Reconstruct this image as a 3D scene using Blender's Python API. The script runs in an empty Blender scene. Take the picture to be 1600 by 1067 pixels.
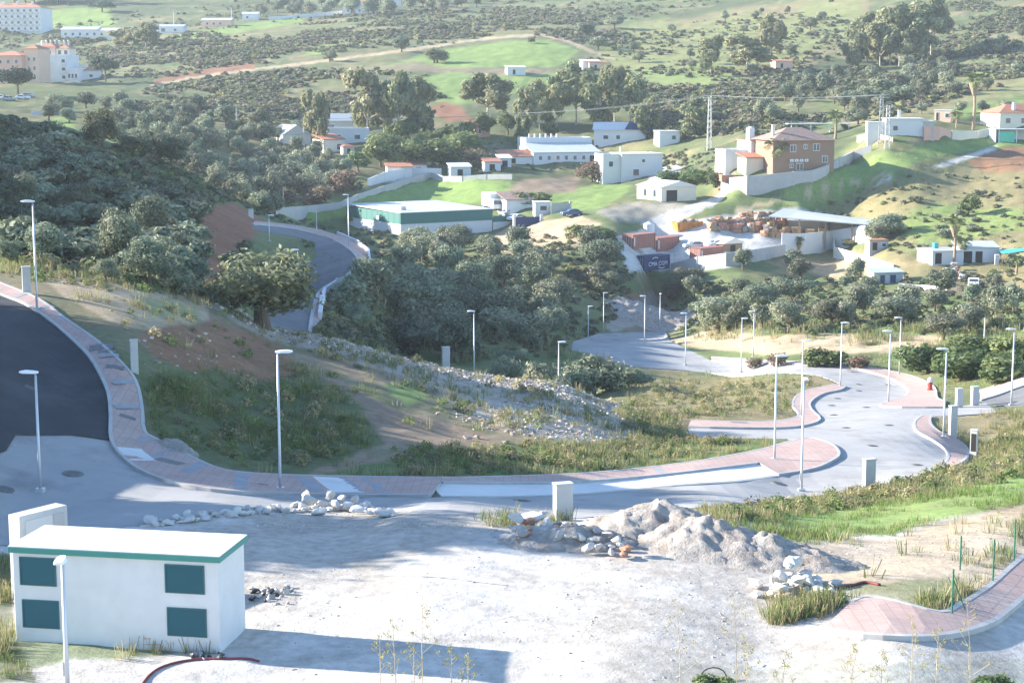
import bpy, bmesh, math, random
import numpy as np
from mathutils import Vector, Matrix
from mathutils.geometry import delaunay_2d_cdt
random.seed(7); rng = np.random.default_rng(7)
R = math.radians
scene = bpy.context.scene
col = scene.collection
# ------------------------------------------------------------------ camera, sky, sun, exposure
FPX, CZ, PITCH = 2700.0, 45.0, R(8.5)          # focal length in photo pixels, camera height, tilt
cam_d = bpy.data.cameras.new('camera'); cam = bpy.data.objects.new('camera', cam_d); col.objects.link(cam)
cam_d.sensor_width = 36.0; cam_d.lens = 36.0*FPX/1600.0; cam_d.clip_start = 1.0; cam_d.clip_end = 9000.0
cam.location = (0, 0, CZ); cam.rotation_euler = (math.pi/2-PITCH, 0, 0)
scene.camera = cam
SUN_EL, SUN_AZ = R(20.0), R(-76.0)             # azimuth from +Y towards +X
to_sun = Vector((math.sin(SUN_AZ)*math.cos(SUN_EL), math.cos(SUN_AZ)*math.cos(SUN_EL), math.sin(SUN_EL)))
world = bpy.data.worlds.new('World'); scene.world = world; world.use_nodes = True
wn = world.node_tree.nodes; wl = world.node_tree.links
bg = wn['Background']; sky = wn.new('ShaderNodeTexSky'); sky.sky_type = 'NISHITA'
sky.sun_disc = False; sky.sun_elevation = SUN_EL; sky.sun_rotation = SUN_AZ
sky.air_density = 1.0; sky.dust_density = 0.2; sky.ozone_density = 3.0
wl.new(sky.outputs[0], bg.inputs[0]); bg.inputs[1].default_value = 0.11
sd = bpy.data.lights.new('sun', 'SUN'); sd.energy = 5.0; sd.angle = R(0.55); sd.color = (1.0, 0.90, 0.76)
sun = bpy.data.objects.new('sun', sd); col.objects.link(sun)
sun.rotation_euler = to_sun.to_track_quat('Z', 'Y').to_euler(); sun.location = (-60, 20, 90)
vs = scene.view_settings; vs.view_transform = 'Standard'; vs.look = 'None'; vs.gamma = 1.0; vs.exposure = 1.9
vs.use_curve_mapping = False
vs.use_white_balance = True; vs.white_balance_temperature = 6100; vs.white_balance_tint = 10
scene.cycles.use_denoising = True
scene.cycles.max_bounces = 6; scene.cycles.diffuse_bounces = 3; scene.cycles.glossy_bounces = 2
scene.cycles.transparent_max_bounces = 8; scene.cycles.volume_bounces = 1
# ------------------------------------------------------------------ pixel <-> world helpers
cp, sp = math.cos(PITCH), math.sin(PITCH)
def ray(u, v):
    """x per metre of Y and z per metre of Y for a photo pixel"""
    b = (533.5-np.asarray(v, float))/FPX; a = (np.asarray(u, float)-800.0)/FPX
    q = cp+b*sp
    return a/q, (-sp+b*cp)/q
def project(x, y, z):
    d = y*cp-(z-CZ)*sp; w = y*sp+(z-CZ)*cp
    return 800+FPX*x/d, 533.5-FPX*w/d
# control points of the ground: photo pixel and distance in metres
CT = [(0,1067,44.5),(200,1067,45),(400,1067,45.2),(800,1067,45.2),(1200,1067,46),(1600,1067,47),(25,1000,48.6),(355,1018,47.8),
(600,960,50.8),(1000,960,50.8),(200,900,55),(600,880,56.5),(400,830,61),(620,815,62.5),(250,818,63),(900,870,57.5),(1150,890,56.5),(1300,880,58),(1000,830,62),
(780,800,66),(1100,800,68),(600,795,69.5),(437,768,73),(800,785,73),(1000,785,77),(1252,768,88.5),(1212,721,97.5),(1340,765,88),
(100,800,66),(0,790,66),(200,775,68.5),(200,700,77),(100,650,79),(100,600,84),(0,560,84),(0,520,89),(58,485,94.5),(180,570,86),(0,450,101),(250,690,79),
(300,740,74),(300,560,93),(300,480,112),(330,470,118),(240,445,118),(120,420,116),(20,410,114),(410,510,120),(500,525,122),(600,555,125),(700,580,127),(870,600,132),(960,640,124),(1040,690,108),
(500,640,95),(350,640,88),(700,660,99),(450,720,80),(650,740,79),(800,700,92),(900,745,84.5),(1100,720,96),(780,620,114),(600,600,106),
(1400,800,74),(1250,815,69),(1500,820,67),(1600,760,80),(1580,860,61),(1400,975,50),(1600,920,56),(1400,870,59.5),(1480,745,88),(1560,720,97),
(1521,712,112),(1475,685,114),(1380,690,108),(1280,720,98),(1550,660,124),(1580,635,133),(1550,600,150),(1600,590,146),
(1270,650,132),(1390,630,141),(1313,605,157),(1450,650,127),(1100,665,118),(1100,620,148),(1200,610,152),(1405,590,171),(1300,575,178),(1200,572,186),(1158,580,190),(1071,570,197),
(1000,565,195),(1007,537,217),(943,518,263),(1032,516,280),(1020,480,305),(1030,455,315),(880,500,262),(900,560,188),(960,600,158),
(490,500,158),(500,460,172),(440,440,178),(545,383,206),(480,385,208),(420,357,233),(560,420,193),(580,460,188),(520,510,182),(600,520,188),(700,560,188),(800,560,190),
(700,480,232),(700,420,275),(650,392,320),(600,440,232),(800,440,270),
(1000,420,308),(1100,410,312),(900,440,288),(1200,400,322),(1300,380,342),(700,385,338),(570,360,350),(450,330,346),(660,275,430),(750,290,402),(800,310,382),
(850,340,354),(860,290,402),(1000,310,370),(960,275,430),(870,250,455),(1060,315,364),(1150,303,358),(1250,282,364),(1200,266,372),(1230,345,348),(1150,340,350),(1060,352,343),(1000,390,322),(1380,230,380),(1500,220,400),(1580,190,430),
(1400,330,340),(1500,300,352),(1400,420,298),(1500,430,288),(1580,420,290),(1500,380,312),(1590,330,328),(1300,480,240),(1450,480,235),(1580,480,225),(1200,530,206),(1400,540,192),(1550,540,178),
(500,235,460),(620,265,432),(560,290,392),(400,300,372),(350,270,400),(300,235,400),
(400,345,226),(330,300,236),(200,235,252),(100,200,254),(0,185,246),(100,300,190),(200,400,150),(300,420,153),(370,420,168),(50,380,150),(350,360,198),(0,300,185),
(50,155,520),(200,172,480),(120,127,600),(0,140,570),(300,130,590),(300,180,500),(400,200,480),(600,200,490),(600,130,585),(700,160,540),(800,180,520),(900,200,500),(950,120,610),
(430,105,640),(850,55,740),(700,80,690),(600,40,800),(150,62,820),(40,50,880),(250,40,860),(100,0,1010),(500,20,930),(800,0,1000),(1000,50,770),(1100,0,920),(1100,100,640),(1200,110,620),
(1250,50,740),(1250,150,530),(1100,220,450),(1400,110,620),(1400,0,830),(1590,0,800),(1550,80,640),(1590,140,505),(1400,180,445),(1550,170,452),(1000,200,490),(1150,235,408),(1250,220,425),(1230,190,455),(1320,245,392),(1150,260,385),(1100,285,385),
(2050,1000,52),(2050,760,86),(2050,640,130),(2050,480,225),(2050,300,350),(2050,150,500),(2050,0,800),(2600,500,220),(2600,900,60),(2600,100,600),
(-450,100,600),(-450,0,1000),(-450,1000,48),(800,1500,30),(0,1500,30),(1600,1500,31),(-400,1500,30),(2050,1500,31)]
# the same where the ground is hidden: pixel column, distance, height relative to the camera
CH = [(740,160,-27.2),(875,150,-28.2),(695,150,-25.4),(600,150,-24.8),(420,150,-21),(200,330,-16),(60,330,-12),(330,320,-19),
(-250,88,-10),(-400,66,-12),(-520,110,-8.5),(-520,150,-1),(-350,200,9),(-500,220,22),(-500,300,24),(-900,150,0),(-150,140,-9.5),(-120,100,-11),
(0,1500,110),(800,1500,115),(1600,1500,110),(-600,1500,110),(2200,1500,110),(0,2600,190),(800,2600,200),(1600,2600,200),(2200,2600,180),(-600,2600,170)]
ca, ct = ray([c[0] for c in CT], [c[1] for c in CT]); cs = np.log([c[2] for c in CT])
ha = np.array([(c[0]-800.0)/FPX for c in CH]); hs = np.log([c[1] for c in CH]); ht = np.array([c[2]/c[1] for c in CH])
PA = np.concatenate([ca, ha]); PS = np.concatenate([cs, hs]); PT = np.concatenate([ct, ht])
KA = 4.0
def kern(r2): return 0.5*r2*np.log(r2+1e-9)
X_ = np.stack([PA*KA, PS], 1); n_ = len(X_)
D2 = ((X_[:, None]-X_[None])**2).sum(-1)
Pm = np.concatenate([np.ones((n_, 1)), X_], 1)
M_ = np.zeros((n_+3, n_+3)); M_[:n_, :n_] = kern(D2)+np.eye(n_)*2e-4; M_[:n_, n_:] = Pm; M_[n_:, :n_] = Pm.T
W_ = np.linalg.solve(M_, np.concatenate([PT, np.zeros(3)]))
def rbf(a, s):
    out = np.empty(len(a)); Q = np.stack([a*KA, s], 1)
    for i in range(0, len(a), 20000):
        q = Q[i:i+20000]; d2 = (q*q).sum(1)[:, None]+(X_*X_).sum(1)[None]-2*q@X_.T
        out[i:i+20000] = kern(np.maximum(d2, 0))@W_[:n_]+W_[n_]+q@W_[n_+1:]
    return out
# grid of the ground: columns x/Y, rows ln Y
A0, A1, NA = -0.40, 0.40, 401
S0, S1, NS = math.log(28.0), math.log(2600.0), 860
ga = np.linspace(A0, A1, NA); gs = np.linspace(S0, S1, NS)
ca_, cs_ = np.linspace(A0, A1, 161), np.linspace(S0, S1, 300)
coarse = rbf(np.repeat(ca_[None], 300, 0).ravel(), np.repeat(cs_[:, None], 161, 1).ravel()).reshape(300, 161)
def upsample(c, xo, yo, xn, yn):
    t = np.stack([np.interp(xn, xo, r) for r in c]); return np.stack([np.interp(yn, yo, t[:, j]) for j in range(len(xn))], 1)
TT = upsample(coarse, ca_, cs_, ga, gs)
GY = np.exp(gs)[:, None]*np.ones((1, NA)); GX = ga[None]*GY
HS = TT*GY+CZ                                   # smooth ground height in world metres
def vnoise(x, y, seed=0):
    xi, yi = np.floor(x).astype(np.int64), np.floor(y).astype(np.int64); fx, fy = x-xi, y-yi
    fx = fx*fx*(3-2*fx); fy = fy*fy*(3-2*fy)
    def hsh(i, j):
        n = (i*374761393+j*668265263+seed*974711) & 0x7fffffff
        n = ((n ^ (n >> 13))*1274126177) & 0x7fffffff
        return ((n ^ (n >> 16)) & 0xffff)/65535.0
    return (hsh(xi, yi)*(1-fx)+hsh(xi+1, yi)*fx)*(1-fy)+(hsh(xi, yi+1)*(1-fx)+hsh(xi+1, yi+1)*fx)*fy
def fbm(x, y, seed=0, o=4):
    r = 0; a = 0.5; t = 0
    for k in range(o): r = r+a*vnoise(x*2**k, y*2**k, seed+k*17); t += a; a *= 0.55
    return r/t
def hgrid(tab, x, y):
    x = np.asarray(x, float); y = np.asarray(y, float)
    i = np.clip((np.log(np.maximum(y, 1))-S0)/(S1-S0)*(NS-1), 0, NS-1.001); j = np.clip((x/np.maximum(y, 1)-A0)/(A1-A0)*(NA-1), 0, NA-1.001)
    i0, j0 = i.astype(int), j.astype(int); fi, fj = i-i0, j-j0
    return (tab[i0, j0]*(1-fi)+tab[i0+1, j0]*fi)*(1-fj)+(tab[i0, j0+1]*(1-fi)+tab[i0+1, j0+1]*fi)*fj
def hs_(x, y): return hgrid(HS, x, y)
def pad(u, y, r, dz=0.0):
    """level the ground round a building plot"""
    x = (u-800.0)/FPX*y; z = float(hs_(x, y))+dz; d = np.hypot(GX-x, GY-y); w = np.clip((1.7*r-d)/(0.7*r), 0, 1); w = w*w*(3-2*w); HS[:] = HS*(1-w)+z*w
def cast(u, v, tab=None):
    """first ground point seen through each photo pixel -> n x 3"""
    tab = HS if tab is None else tab
    T = (tab-CZ)/GY
    a, t = ray(np.atleast_1d(u), np.atleast_1d(v)); out = np.empty((len(a), 3))
    for c in range(0, len(a), 4000):
        aa, tt = a[c:c+4000], t[c:c+4000]
        j = np.clip((aa-A0)/(A1-A0)*(NA-1), 0, NA-1.001); j0 = j.astype(int); fj = j-j0
        colm = T[:, j0]*(1-fj)+T[:, j0+1]*fj
        hit = colm >= tt[None]; k = np.argmax(hit, 0); k = np.where(hit.any(0), np.maximum(k, 1), NS-1)
        idx = np.arange(len(aa)); f0 = colm[k-1, idx]-tt; f1 = colm[k, idx]-tt
        w = np.clip(-f0/np.where(np.abs(f1-f0) < 1e-12, 1e-12, f1-f0), 0, 1)
        y = np.exp(gs[k-1]*(1-w)+gs[k]*w)
        out[c:c+4000, 0] = aa*y; out[c:c+4000, 1] = y; out[c:c+4000, 2] = tt*y+CZ
    return out
def G(u, v):
    p = cast([u], [v])[0]; return Vector(p)
for q in [(1240,374,11),(1190,378,7),(1060,364,8),(1000,430,10),(890,458,13),(968,500,9),(640,352,17),(1480,300,6),(1530,300,6),(1416,395,7),(1588,428,8),(84,598,14),(26,885,16),(142,825,14),(190,49,3.5)]: pad(*q)
def GH(u, y):
    """ground below pixel column u at distance y (for places a ridge hides)"""
    x = (u-800.0)/FPX*y; return Vector((x, y, float(hs_(x, y))))
def inpoly(px, py, poly):
    px = np.asarray(px, float); py = np.asarray(py, float); c = np.zeros(px.shape, bool); n = len(poly)
    for i in range(n):
        x1, y1 = poly[i]; x2, y2 = poly[(i+1) % n]
        if y1 == y2: continue
        c ^= ((y1 > py) != (y2 > py)) & (px < (x2-x1)*(py-y1)/(y2-y1)+x1)
    return c
def edgedist(px, py, poly, closed=True):
    d = np.full(np.shape(px), 1e9); n = len(poly)
    for i in range(n if closed else n-1):
        x1, y1 = poly[i]; x2, y2 = poly[(i+1) % n]; dx, dy = x2-x1, y2-y1
        t = np.clip(((px-x1)*dx+(py-y1)*dy)/(dx*dx+dy*dy+1e-12), 0, 1)
        d = np.minimum(d, np.hypot(px-x1-t*dx, py-y1-t*dy))
    return d
def smooth_poly(pts, n=3, closed=False):
    """Catmull-Rom through pixel points"""
    P = [np.array(p, float) for p in pts]; out = []; m = len(P)
    rngi = range(m if closed else m-1)
    for i in rngi:
        p0 = P[(i-1) % m] if closed or i > 0 else P[i]; p1 = P[i]; p2 = P[(i+1) % m]
        p3 = P[(i+2) % m] if closed or i+2 < m else p2
        for k in range(n):
            t = k/n
            out.append(tuple(0.5*((2*p1)+(-p0+p2)*t+(2*p0-5*p1+4*p2-p3)*t*t+(-p0+3*p1-3*p2+p3)*t**3)))
    if not closed: out.append(tuple(P[-1]))
    return out
# ------------------------------------------------------------------ object helpers
def tag(o, label=None, cat=None, group=None, kind=None):
    if label: o['label'] = label
    if cat: o['category'] = cat
    if group: o['group'] = group
    if kind: o['kind'] = kind
    return o
def link(o, parent=None):
    col.objects.link(o)
    if parent is not None: o.parent = parent
    return o
def thing(name, label, cat, loc=(0, 0, 0), rz=0.0, group=None):
    o = bpy.data.objects.new(name, None); o.empty_display_size = 0.2; o.location = loc; o.rotation_euler = (0, 0, rz)
    link(o); return tag(o, label, cat, group)
def mesh_obj(name, me, mat=None, parent=None, smooth=False):
    if mat is not None and not me.materials: me.materials.append(mat)
    if smooth: me.polygons.foreach_set('use_smooth', [True]*len(me.polygons))
    return link(bpy.data.objects.new(name, me), parent)
class MB:
    def __init__(s): s.v = []; s.f = []; s.m = []
    def add(s, vs, fs, mi=0):
        o = len(s.v); s.v += [tuple(p) for p in vs]; s.f += [tuple(i+o for i in f) for f in fs]; s.m += [mi]*len(fs); return s
    def box(s, x0, x1, y0, y1, z0, z1, mi=0):
        return s.add([(x0,y0,z0),(x1,y0,z0),(x1,y1,z0),(x0,y1,z0),(x0,y0,z1),(x1,y0,z1),(x1,y1,z1),(x0,y1,z1)],
                     [(0,3,2,1),(4,5,6,7),(0,1,5,4),(1,2,6,5),(2,3,7,6),(3,0,4,7)], mi)
    def prism(s, poly, z0, z1, mi=0):
        n = len(poly); v = [(x, y, z0) for x, y in poly]+[(x, y, z1) for x, y in poly]
        return s.add(v, [tuple(range(n-1, -1, -1)), tuple(range(n, 2*n))]+[(i, (i+1) % n, n+(i+1) % n, n+i) for i in range(n)], mi)
    def tube(s, pts, rad, n=8, mi=0, cap=True):
        pts = [Vector(p) for p in pts]; rad = rad if isinstance(rad, (list, tuple)) else [rad]*len(pts); vs = []; fs = []
        for i, p in enumerate(pts):
            d = (pts[min(i+1, len(pts)-1)]-pts[max(i-1, 0)]).normalized()
            a = d.cross(Vector((0, 0, 1)) if abs(d.z) < 0.9 else Vector((1, 0, 0))).normalized(); b = d.cross(a)
            for k in range(n):
                t = 2*math.pi*k/n; vs.append(p+(a*math.cos(t)+b*math.sin(t))*rad[i])
        for i in range(len(pts)-1):
            for k in range(n): fs.append((i*n+k, i*n+(k+1) % n, (i+1)*n+(k+1) % n, (i+1)*n+k))
        if cap: fs += [tuple(range(n-1, -1, -1)), tuple(range((len(pts)-1)*n, len(pts)*n))]
        return s.add(vs, fs, mi)
    def bar(s, a, b, w, h=None, mi=0):
        h = h or w; a = Vector(a); b = Vector(b); d = (b-a).normalized()
        u = d.cross(Vector((0, 0, 1)) if abs(d.z) < 0.95 else Vector((1, 0, 0))).normalized()*w/2; q = d.cross(u.normalized())*h/2
        return s.add([a-u-q,a+u-q,a+u+q,a-u+q,b-u-q,b+u-q,b+u+q,b-u+q], [(0,1,2,3),(7,6,5,4),(0,4,5,1),(1,5,6,2),(2,6,7,3),(3,7,4,0)], mi)
    def mesh(s, name):
        me = bpy.data.meshes.new(name); me.from_pydata(s.v, [], s.f); me.update(); return me
    def build(s, name, mat, parent=None, smooth=False, bevel=0):
        me = s.mesh(name)
        for m in (mat if isinstance(mat, (list, tuple)) else [mat]): me.materials.append(m)
        if max(s.m, default=0): me.polygons.foreach_set('material_index', s.m)
        bm = bmesh.new(); bm.from_mesh(me)
        if bevel: bmesh.ops.bevel(bm, geom=bm.edges[:], offset=bevel, segments=1, affect='EDGES')
        bmesh.ops.recalc_face_normals(bm, faces=bm.faces[:]); bm.to_mesh(me); bm.free()
        return mesh_obj(name, me, None, parent, smooth)
def box_part(name, mat, parent, *b, bevel=0): return MB().box(*b).build(name, mat, parent, bevel=bevel)
def np_mesh(name, v, f, cols=None):
    me = bpy.data.meshes.new(name); v = np.asarray(v, np.float32); f = np.asarray(f, np.int32); k = f.shape[1]
    me.vertices.add(len(v)); me.vertices.foreach_set('co', v.ravel())
    me.loops.add(f.size); me.loops.foreach_set('vertex_index', f.ravel())
    me.polygons.add(len(f)); me.polygons.foreach_set('loop_start', np.arange(0, f.size, k, dtype=np.int32))
    me.update(calc_edges=True)
    if cols is not None:
        at = me.color_attributes.new('Col', 'FLOAT_COLOR', 'POINT'); c4 = np.ones((len(v), 4), np.float32); c4[:, :3] = cols
        at.data.foreach_set('color', c4.ravel())
    return me
def copy_tree(o, parent=None):
    c = o.copy(); link(c, parent)
    if parent is not None: c.matrix_parent_inverse = o.matrix_parent_inverse.copy()
    for ch in list(o.children): copy_tree(ch, c)
    return c
# ------------------------------------------------------------------ materials
def srgb(r, g, b):
    f = lambda c: (c/12.92 if c <= 0.04045 else ((c+0.055)/1.055)**2.4)
    return (f(r/255), f(g/255), f(b/255))
MATS = {}
def mat(name, base, rough=0.85, var=0.15, scale=2.0, detail=5, bump=0.0, bscale=None, spec=0.3, metal=0.0, attr=False, dark=None, stain=0.0, stain_scale=0.4, objrand=0.0, trans=None, coords='Object'):
    if name in MATS: return MATS[name]
    m = bpy.data.materials.new(name); m.use_nodes = True; N = m.node_tree.nodes; L = m.node_tree.links
    b = N['Principled BSDF']; b.inputs['Roughness'].default_value = rough; b.inputs['Metallic'].default_value = metal
    b.inputs['Specular IOR Level'].default_value = spec
    tc = N.new('ShaderNodeTexCoord'); out = coords
    def noise(sc, det=detail, ro=0.6):
        n = N.new('ShaderNodeTexNoise'); n.inputs['Scale'].default_value = sc; n.inputs['Detail'].default_value = det; n.inputs['Roughness'].default_value = ro
        L.new(tc.outputs[out], n.inputs['Vector']); return n.outputs['Fac']
    def mathn(op, a, bb):
        n = N.new('ShaderNodeMath'); n.operation = op
        for k, q in enumerate((a, bb)):
            if isinstance(q, (int, float)): n.inputs[k].default_value = q
            else: L.new(q, n.inputs[k])
        return n.outputs[0]
    def mixc(fac, a, bb, mode='MIX'):
        n = N.new('ShaderNodeMix'); n.data_type = 'RGBA'; n.blend_type = mode
        for k, q in ((0, fac), (6, a), (7, bb)):
            if isinstance(q, (int, float)): n.inputs[k].default_value = q
            elif isinstance(q, tuple): n.inputs[k].default_value = (*q[:3], 1)
            else: L.new(q, n.inputs[k])
        return n.outputs[2]
    if attr:
        at = N.new('ShaderNodeVertexColor'); at.layer_name = 'Col'; c = at.outputs[0]
        if base: c = mixc(1.0, c, base, 'MULTIPLY')
    else: c = mixc(0.0, base, base)
    if var:
        f = mathn('SUBTRACT', noise(scale), 0.5); f = mathn('MULTIPLY_ADD', f, 1.0); 
        nn = f.node; nn.inputs[1].default_value = 4*var; nn.inputs[2].default_value = 1.0
        g = N.new('ShaderNodeCombineColor'); [L.new(f, g.inputs[i]) for i in range(3)]
        c = mixc(1.0, c, g.outputs[0], 'MULTIPLY')
    if dark is not None and stain:
        r = N.new('ShaderNodeMapRange'); r.inputs[1].default_value = 0.5; r.inputs[2].default_value = 0.72; r.inputs[3].default_value = 0; r.inputs[4].default_value = stain
        L.new(noise(stain_scale, 6, 0.65), r.inputs[0]); c = mixc(r.outputs[0], c, dark)
    if objrand:
        oi = N.new('ShaderNodeObjectInfo'); hv = N.new('ShaderNodeHueSaturation')
        r1 = N.new('ShaderNodeMapRange'); r1.inputs[3].default_value = 1-objrand; r1.inputs[4].default_value = 1+objrand
        L.new(oi.outputs['Random'], r1.inputs[0]); L.new(r1.outputs[0], hv.inputs['Value'])
        r2 = N.new('ShaderNodeMapRange'); r2.inputs[3].default_value = 0.5-objrand*0.1; r2.inputs[4].default_value = 0.5+objrand*0.1
        w = mathn('FRACT', mathn('MULTIPLY', oi.outputs['Random'], 7.31), 0); L.new(w, r2.inputs[0]); L.new(r2.outputs[0], hv.inputs['Hue'])
        L.new(c, hv.inputs['Color']); c = hv.outputs[0]
    L.new(c, b.inputs['Base Color'])
    if bump:
        bn = N.new('ShaderNodeBump'); bn.inputs['Strength'].default_value = 1.0; bn.inputs['Distance'].default_value = bump
        L.new(noise(bscale or scale*4, 6, 0.7), bn.inputs['Height']); L.new(bn.outputs[0], b.inputs['Normal'])
    if trans:
        t = N.new('ShaderNodeBsdfTranslucent'); L.new(c, t.inputs[0]); ms = N.new('ShaderNodeMixShader'); ms.inputs[0].default_value = trans
        L.new(b.outputs[0], ms.inputs[1]); L.new(t.outputs[0], ms.inputs[2]); L.new(ms.outputs[0], N['Material Output'].inputs[0])
    MATS[name] = m; return m
# ------------------------------------------------------------------ roads and pavements (photo pixels -> ground)
KERB = [(-70,428),(0,462),(40,478),(80,505),(115,535),(140,560),(158,590),(170,620),(173,655),(174,690),(190,715),(220,738),(270,757),(330,768),(410,774),(560,777),(672,778)]
KERB2 = [(1215,744),(1270,735),(1300,722),(1311,712),(1303,699),(1285,691)]
BACK = [(-70,412),(0,445),(60,470),(100,500),(150,535),(190,570),(213,600),(222,640),(226,677),(245,690),(300,718),(350,738),(420,745),(520,748),(690,750),(760,749),(900,744),(1000,735),(1100,722),(1190,705),(1225,695),(1262,687),(1285,691)]
ROAD = KERB+[(800,777),(870,775),(960,769),(1060,759),(1150,753)]+KERB2+[(1230,686),(1080,684),(1075,669),(1200,671),(1255,667),(1281,657),(1268,642),(1266,630),(1285,617),(1312,611),(1322,605),(1300,594),(1280,587),(1200,584),(1110,583),(1075,579),(985,572),(935,558),(890,546),(896,534),(935,521),(1000,519),(1040,519),(1046,532),(1075,546),(1112,564),(1200,569),(1270,571),(1335,577),(1385,590),(1410,603),(1420,613),(1412,622),(1385,630),(1382,637),(1475,638),(1540,630),(1560,645),(1480,650),(1440,652),(1430,660),(1429,668),(1435,677),(1455,688),(1474,701),(1482,713),(1478,724),(1466,734),(1400,752),(1340,766),(1250,778),(1100,792),(900,810),(700,806),(640,798),(560,797),(430,800),(330,803),(230,818),(100,846),(0,852),(-90,856)]
SIDE2 = ([(1075,669),(1200,671),(1255,667),(1281,657),(1268,642),(1266,630),(1285,617),(1312,611),(1322,605)], [(1080,659),(1190,661),(1238,656),(1248,648),(1239,636),(1243,622),(1262,612),(1285,606),(1306,602)])
SIDE3 = ([(1112,564),(1200,569),(1270,571),(1335,577),(1385,590),(1410,603),(1420,613),(1412,622),(1385,630),(1382,637),(1475,638)], [(1112,559),(1200,565),(1270,567),(1340,572),(1395,582),(1430,591),(1455,603),(1462,612),(1463,620),(1466,625),(1478,629)])
SIDE4 = ([(1440,652),(1430,660),(1429,668),(1435,677),(1455,688),(1474,701),(1482,713),(1478,724),(1466,734)], [(1454,652),(1453,660),(1457,668),(1470,678),(1490,686),(1508,699),(1513,711),(1506,722),(1490,731)])
SIDE5 = ([(1532,627),(1562,618),(1600,604),(1660,584)], [(1531,612),(1560,602),(1600,588),(1660,568)])
ROAD5 = [(1532,627),(1562,618),(1600,604),(1660,584),(1660,625),(1600,634),(1545,634)]
SIDE6 = ([(1286,988),(1350,997),(1440,1000),(1500,993),(1550,977),(1582,953),(1610,930),(1680,880)], [(1330,946),(1355,938),(1400,945),(1470,962),(1500,950),(1545,922),(1590,882),(1650,835)])
ROAD6 = [(1240,1072),(1286,988),(1350,997),(1440,1000),(1500,993),(1550,977),(1582,953),(1610,930),(1680,880),(1700,1072)]
RD3R = [(395,351),(430,354),(470,360),(520,375),(545,390),(558,404),(556,416),(540,432),(505,452),(494,470),(488,492),(484,520)]
RD3L = [(395,358),(430,366),(468,372),(488,384),(494,397),(487,408),(468,420),(445,440),(425,458),(408,478),(400,505)]
RD3W = [(398,347),(432,350),(474,355),(528,368),(558,381),(576,396),(578,412),(560,430),(528,446),(508,460),(503,476),(500,500)]
BAY = ([(690,776),(800,776),(870,774),(960,768),(1060,758),(1150,752),(1215,743)], [(672,759),(690,757),(800,758),(900,756),(1000,748),(1075,740),(1185,726)])
def W2(poly): p = cast([q[0] for q in poly], [q[1] for q in poly]); return [(a, b) for a, b in p[:, :2]]
def strip_poly(pair, n=3): return smooth_poly(pair[0], n)+smooth_poly(pair[1], n)[::-1]
side1 = (KERB+[(690,757),(800,758),(900,756),(1000,748),(1075,740),(1185,726)]+KERB2, BACK)
def side1_poly(): return smooth_poly(KERB, 3)+smooth_poly([(690,757),(800,758),(900,756),(1000,748),(1075,740),(1185,726)], 2)+smooth_poly(KERB2, 3)[:-1]+smooth_poly(BACK, 3)[::-1]
road_px = {'road': ROAD, 'r3': smooth_poly(RD3R, 3)+smooth_poly(RD3L, 3)[::-1], 'r5': ROAD5}
side_px = {'s1': side1_poly(), 's2': strip_poly(SIDE2), 's3': strip_poly(SIDE3), 's4': strip_poly(SIDE4), 's5': strip_poly(SIDE5), 's6': strip_poly(SIDE6), 's7': smooth_poly(RD3R, 3)+smooth_poly(RD3W, 3)[::-1]}
road_xy = {k: W2(p) for k, p in road_px.items()}; side_xy = {k: W2(p) for k, p in side_px.items()}
# ------------------------------------------------------------------ ground: relief kept off the roads
flat = GX.ravel(), GY.ravel()
near = (GY.ravel() < 330)
paved = np.zeros(NA*NS, bool); pd = np.full(NA*NS, 1e9)
for poly in list(road_xy.values())+list(side_xy.values()):
    xs = [q[0] for q in poly]; ys = [q[1] for q in poly]
    sel = np.where(near & (flat[0] > min(xs)-12) & (flat[0] < max(xs)+12) & (flat[1] > min(ys)-12) & (flat[1] < max(ys)+12))[0]
    ins = inpoly(flat[0][sel], flat[1][sel], poly); dd = edgedist(flat[0][sel], flat[1][sel], poly)
    paved[sel] |= ins & (dd > 0.12); pd[sel] = np.minimum(pd[sel], np.where(ins, 0, dd))
pd = pd.reshape(NS, NA); paved = paved.reshape(NS, NA)
amp = np.clip(pd/10.0, 0, 1)
lots = np.clip((GY-62)/20, 0, 1)
REL = amp*((fbm(GX/14, GY/14, 3)-0.5)*np.clip(GY/110, 0.15, 1.4)*0.9*lots+(fbm(GX/3.1, GY/3.1, 9)-0.5)*np.clip(GY/160, 0.12, 1.2)*0.7)
HG = HS+REL
def hg(x, y): return hgrid(HG, x, y)
GU, GV = project(GX, GY, HG)
# ------------------------------------------------------------------ ground colours (base colours of soils and grasses; shade_g paints ground in shade darker)
green, lush, dry, soil, red = (0.12,0.165,0.055), (0.195,0.27,0.08), (0.25,0.205,0.105), (0.25,0.185,0.13), (0.26,0.125,0.075)
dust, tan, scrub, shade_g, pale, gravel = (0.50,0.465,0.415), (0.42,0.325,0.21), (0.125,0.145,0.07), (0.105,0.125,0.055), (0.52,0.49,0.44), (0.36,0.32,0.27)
CB = np.empty((NS, NA, 3)); CB[:] = scrub
def put(c, w): CB[:] = CB*(1-w[..., None])+np.array(c)*w[..., None]
n1 = fbm(GX/9, GY/9, 21); n2 = fbm(GX/30, GY/30, 33); n3 = fbm(GX/2.2, GY/2.2, 41)
put(dry, np.clip((n2-0.5)*4, 0, 0.5)); put(green, np.clip((n1-0.52)*5, 0, 0.7))
put(green, np.clip((GY > 150)*(GY < 420)*(0.62-n1)*3, 0, 0.5))
put(soil, ((GY > 66) & (GY < 136))*np.clip(0.35+(n1-0.5)*3, 0, 0.9)); put(dust, np.clip((70-GY)/4+(n1-0.5)*2, 0, 1))
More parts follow.
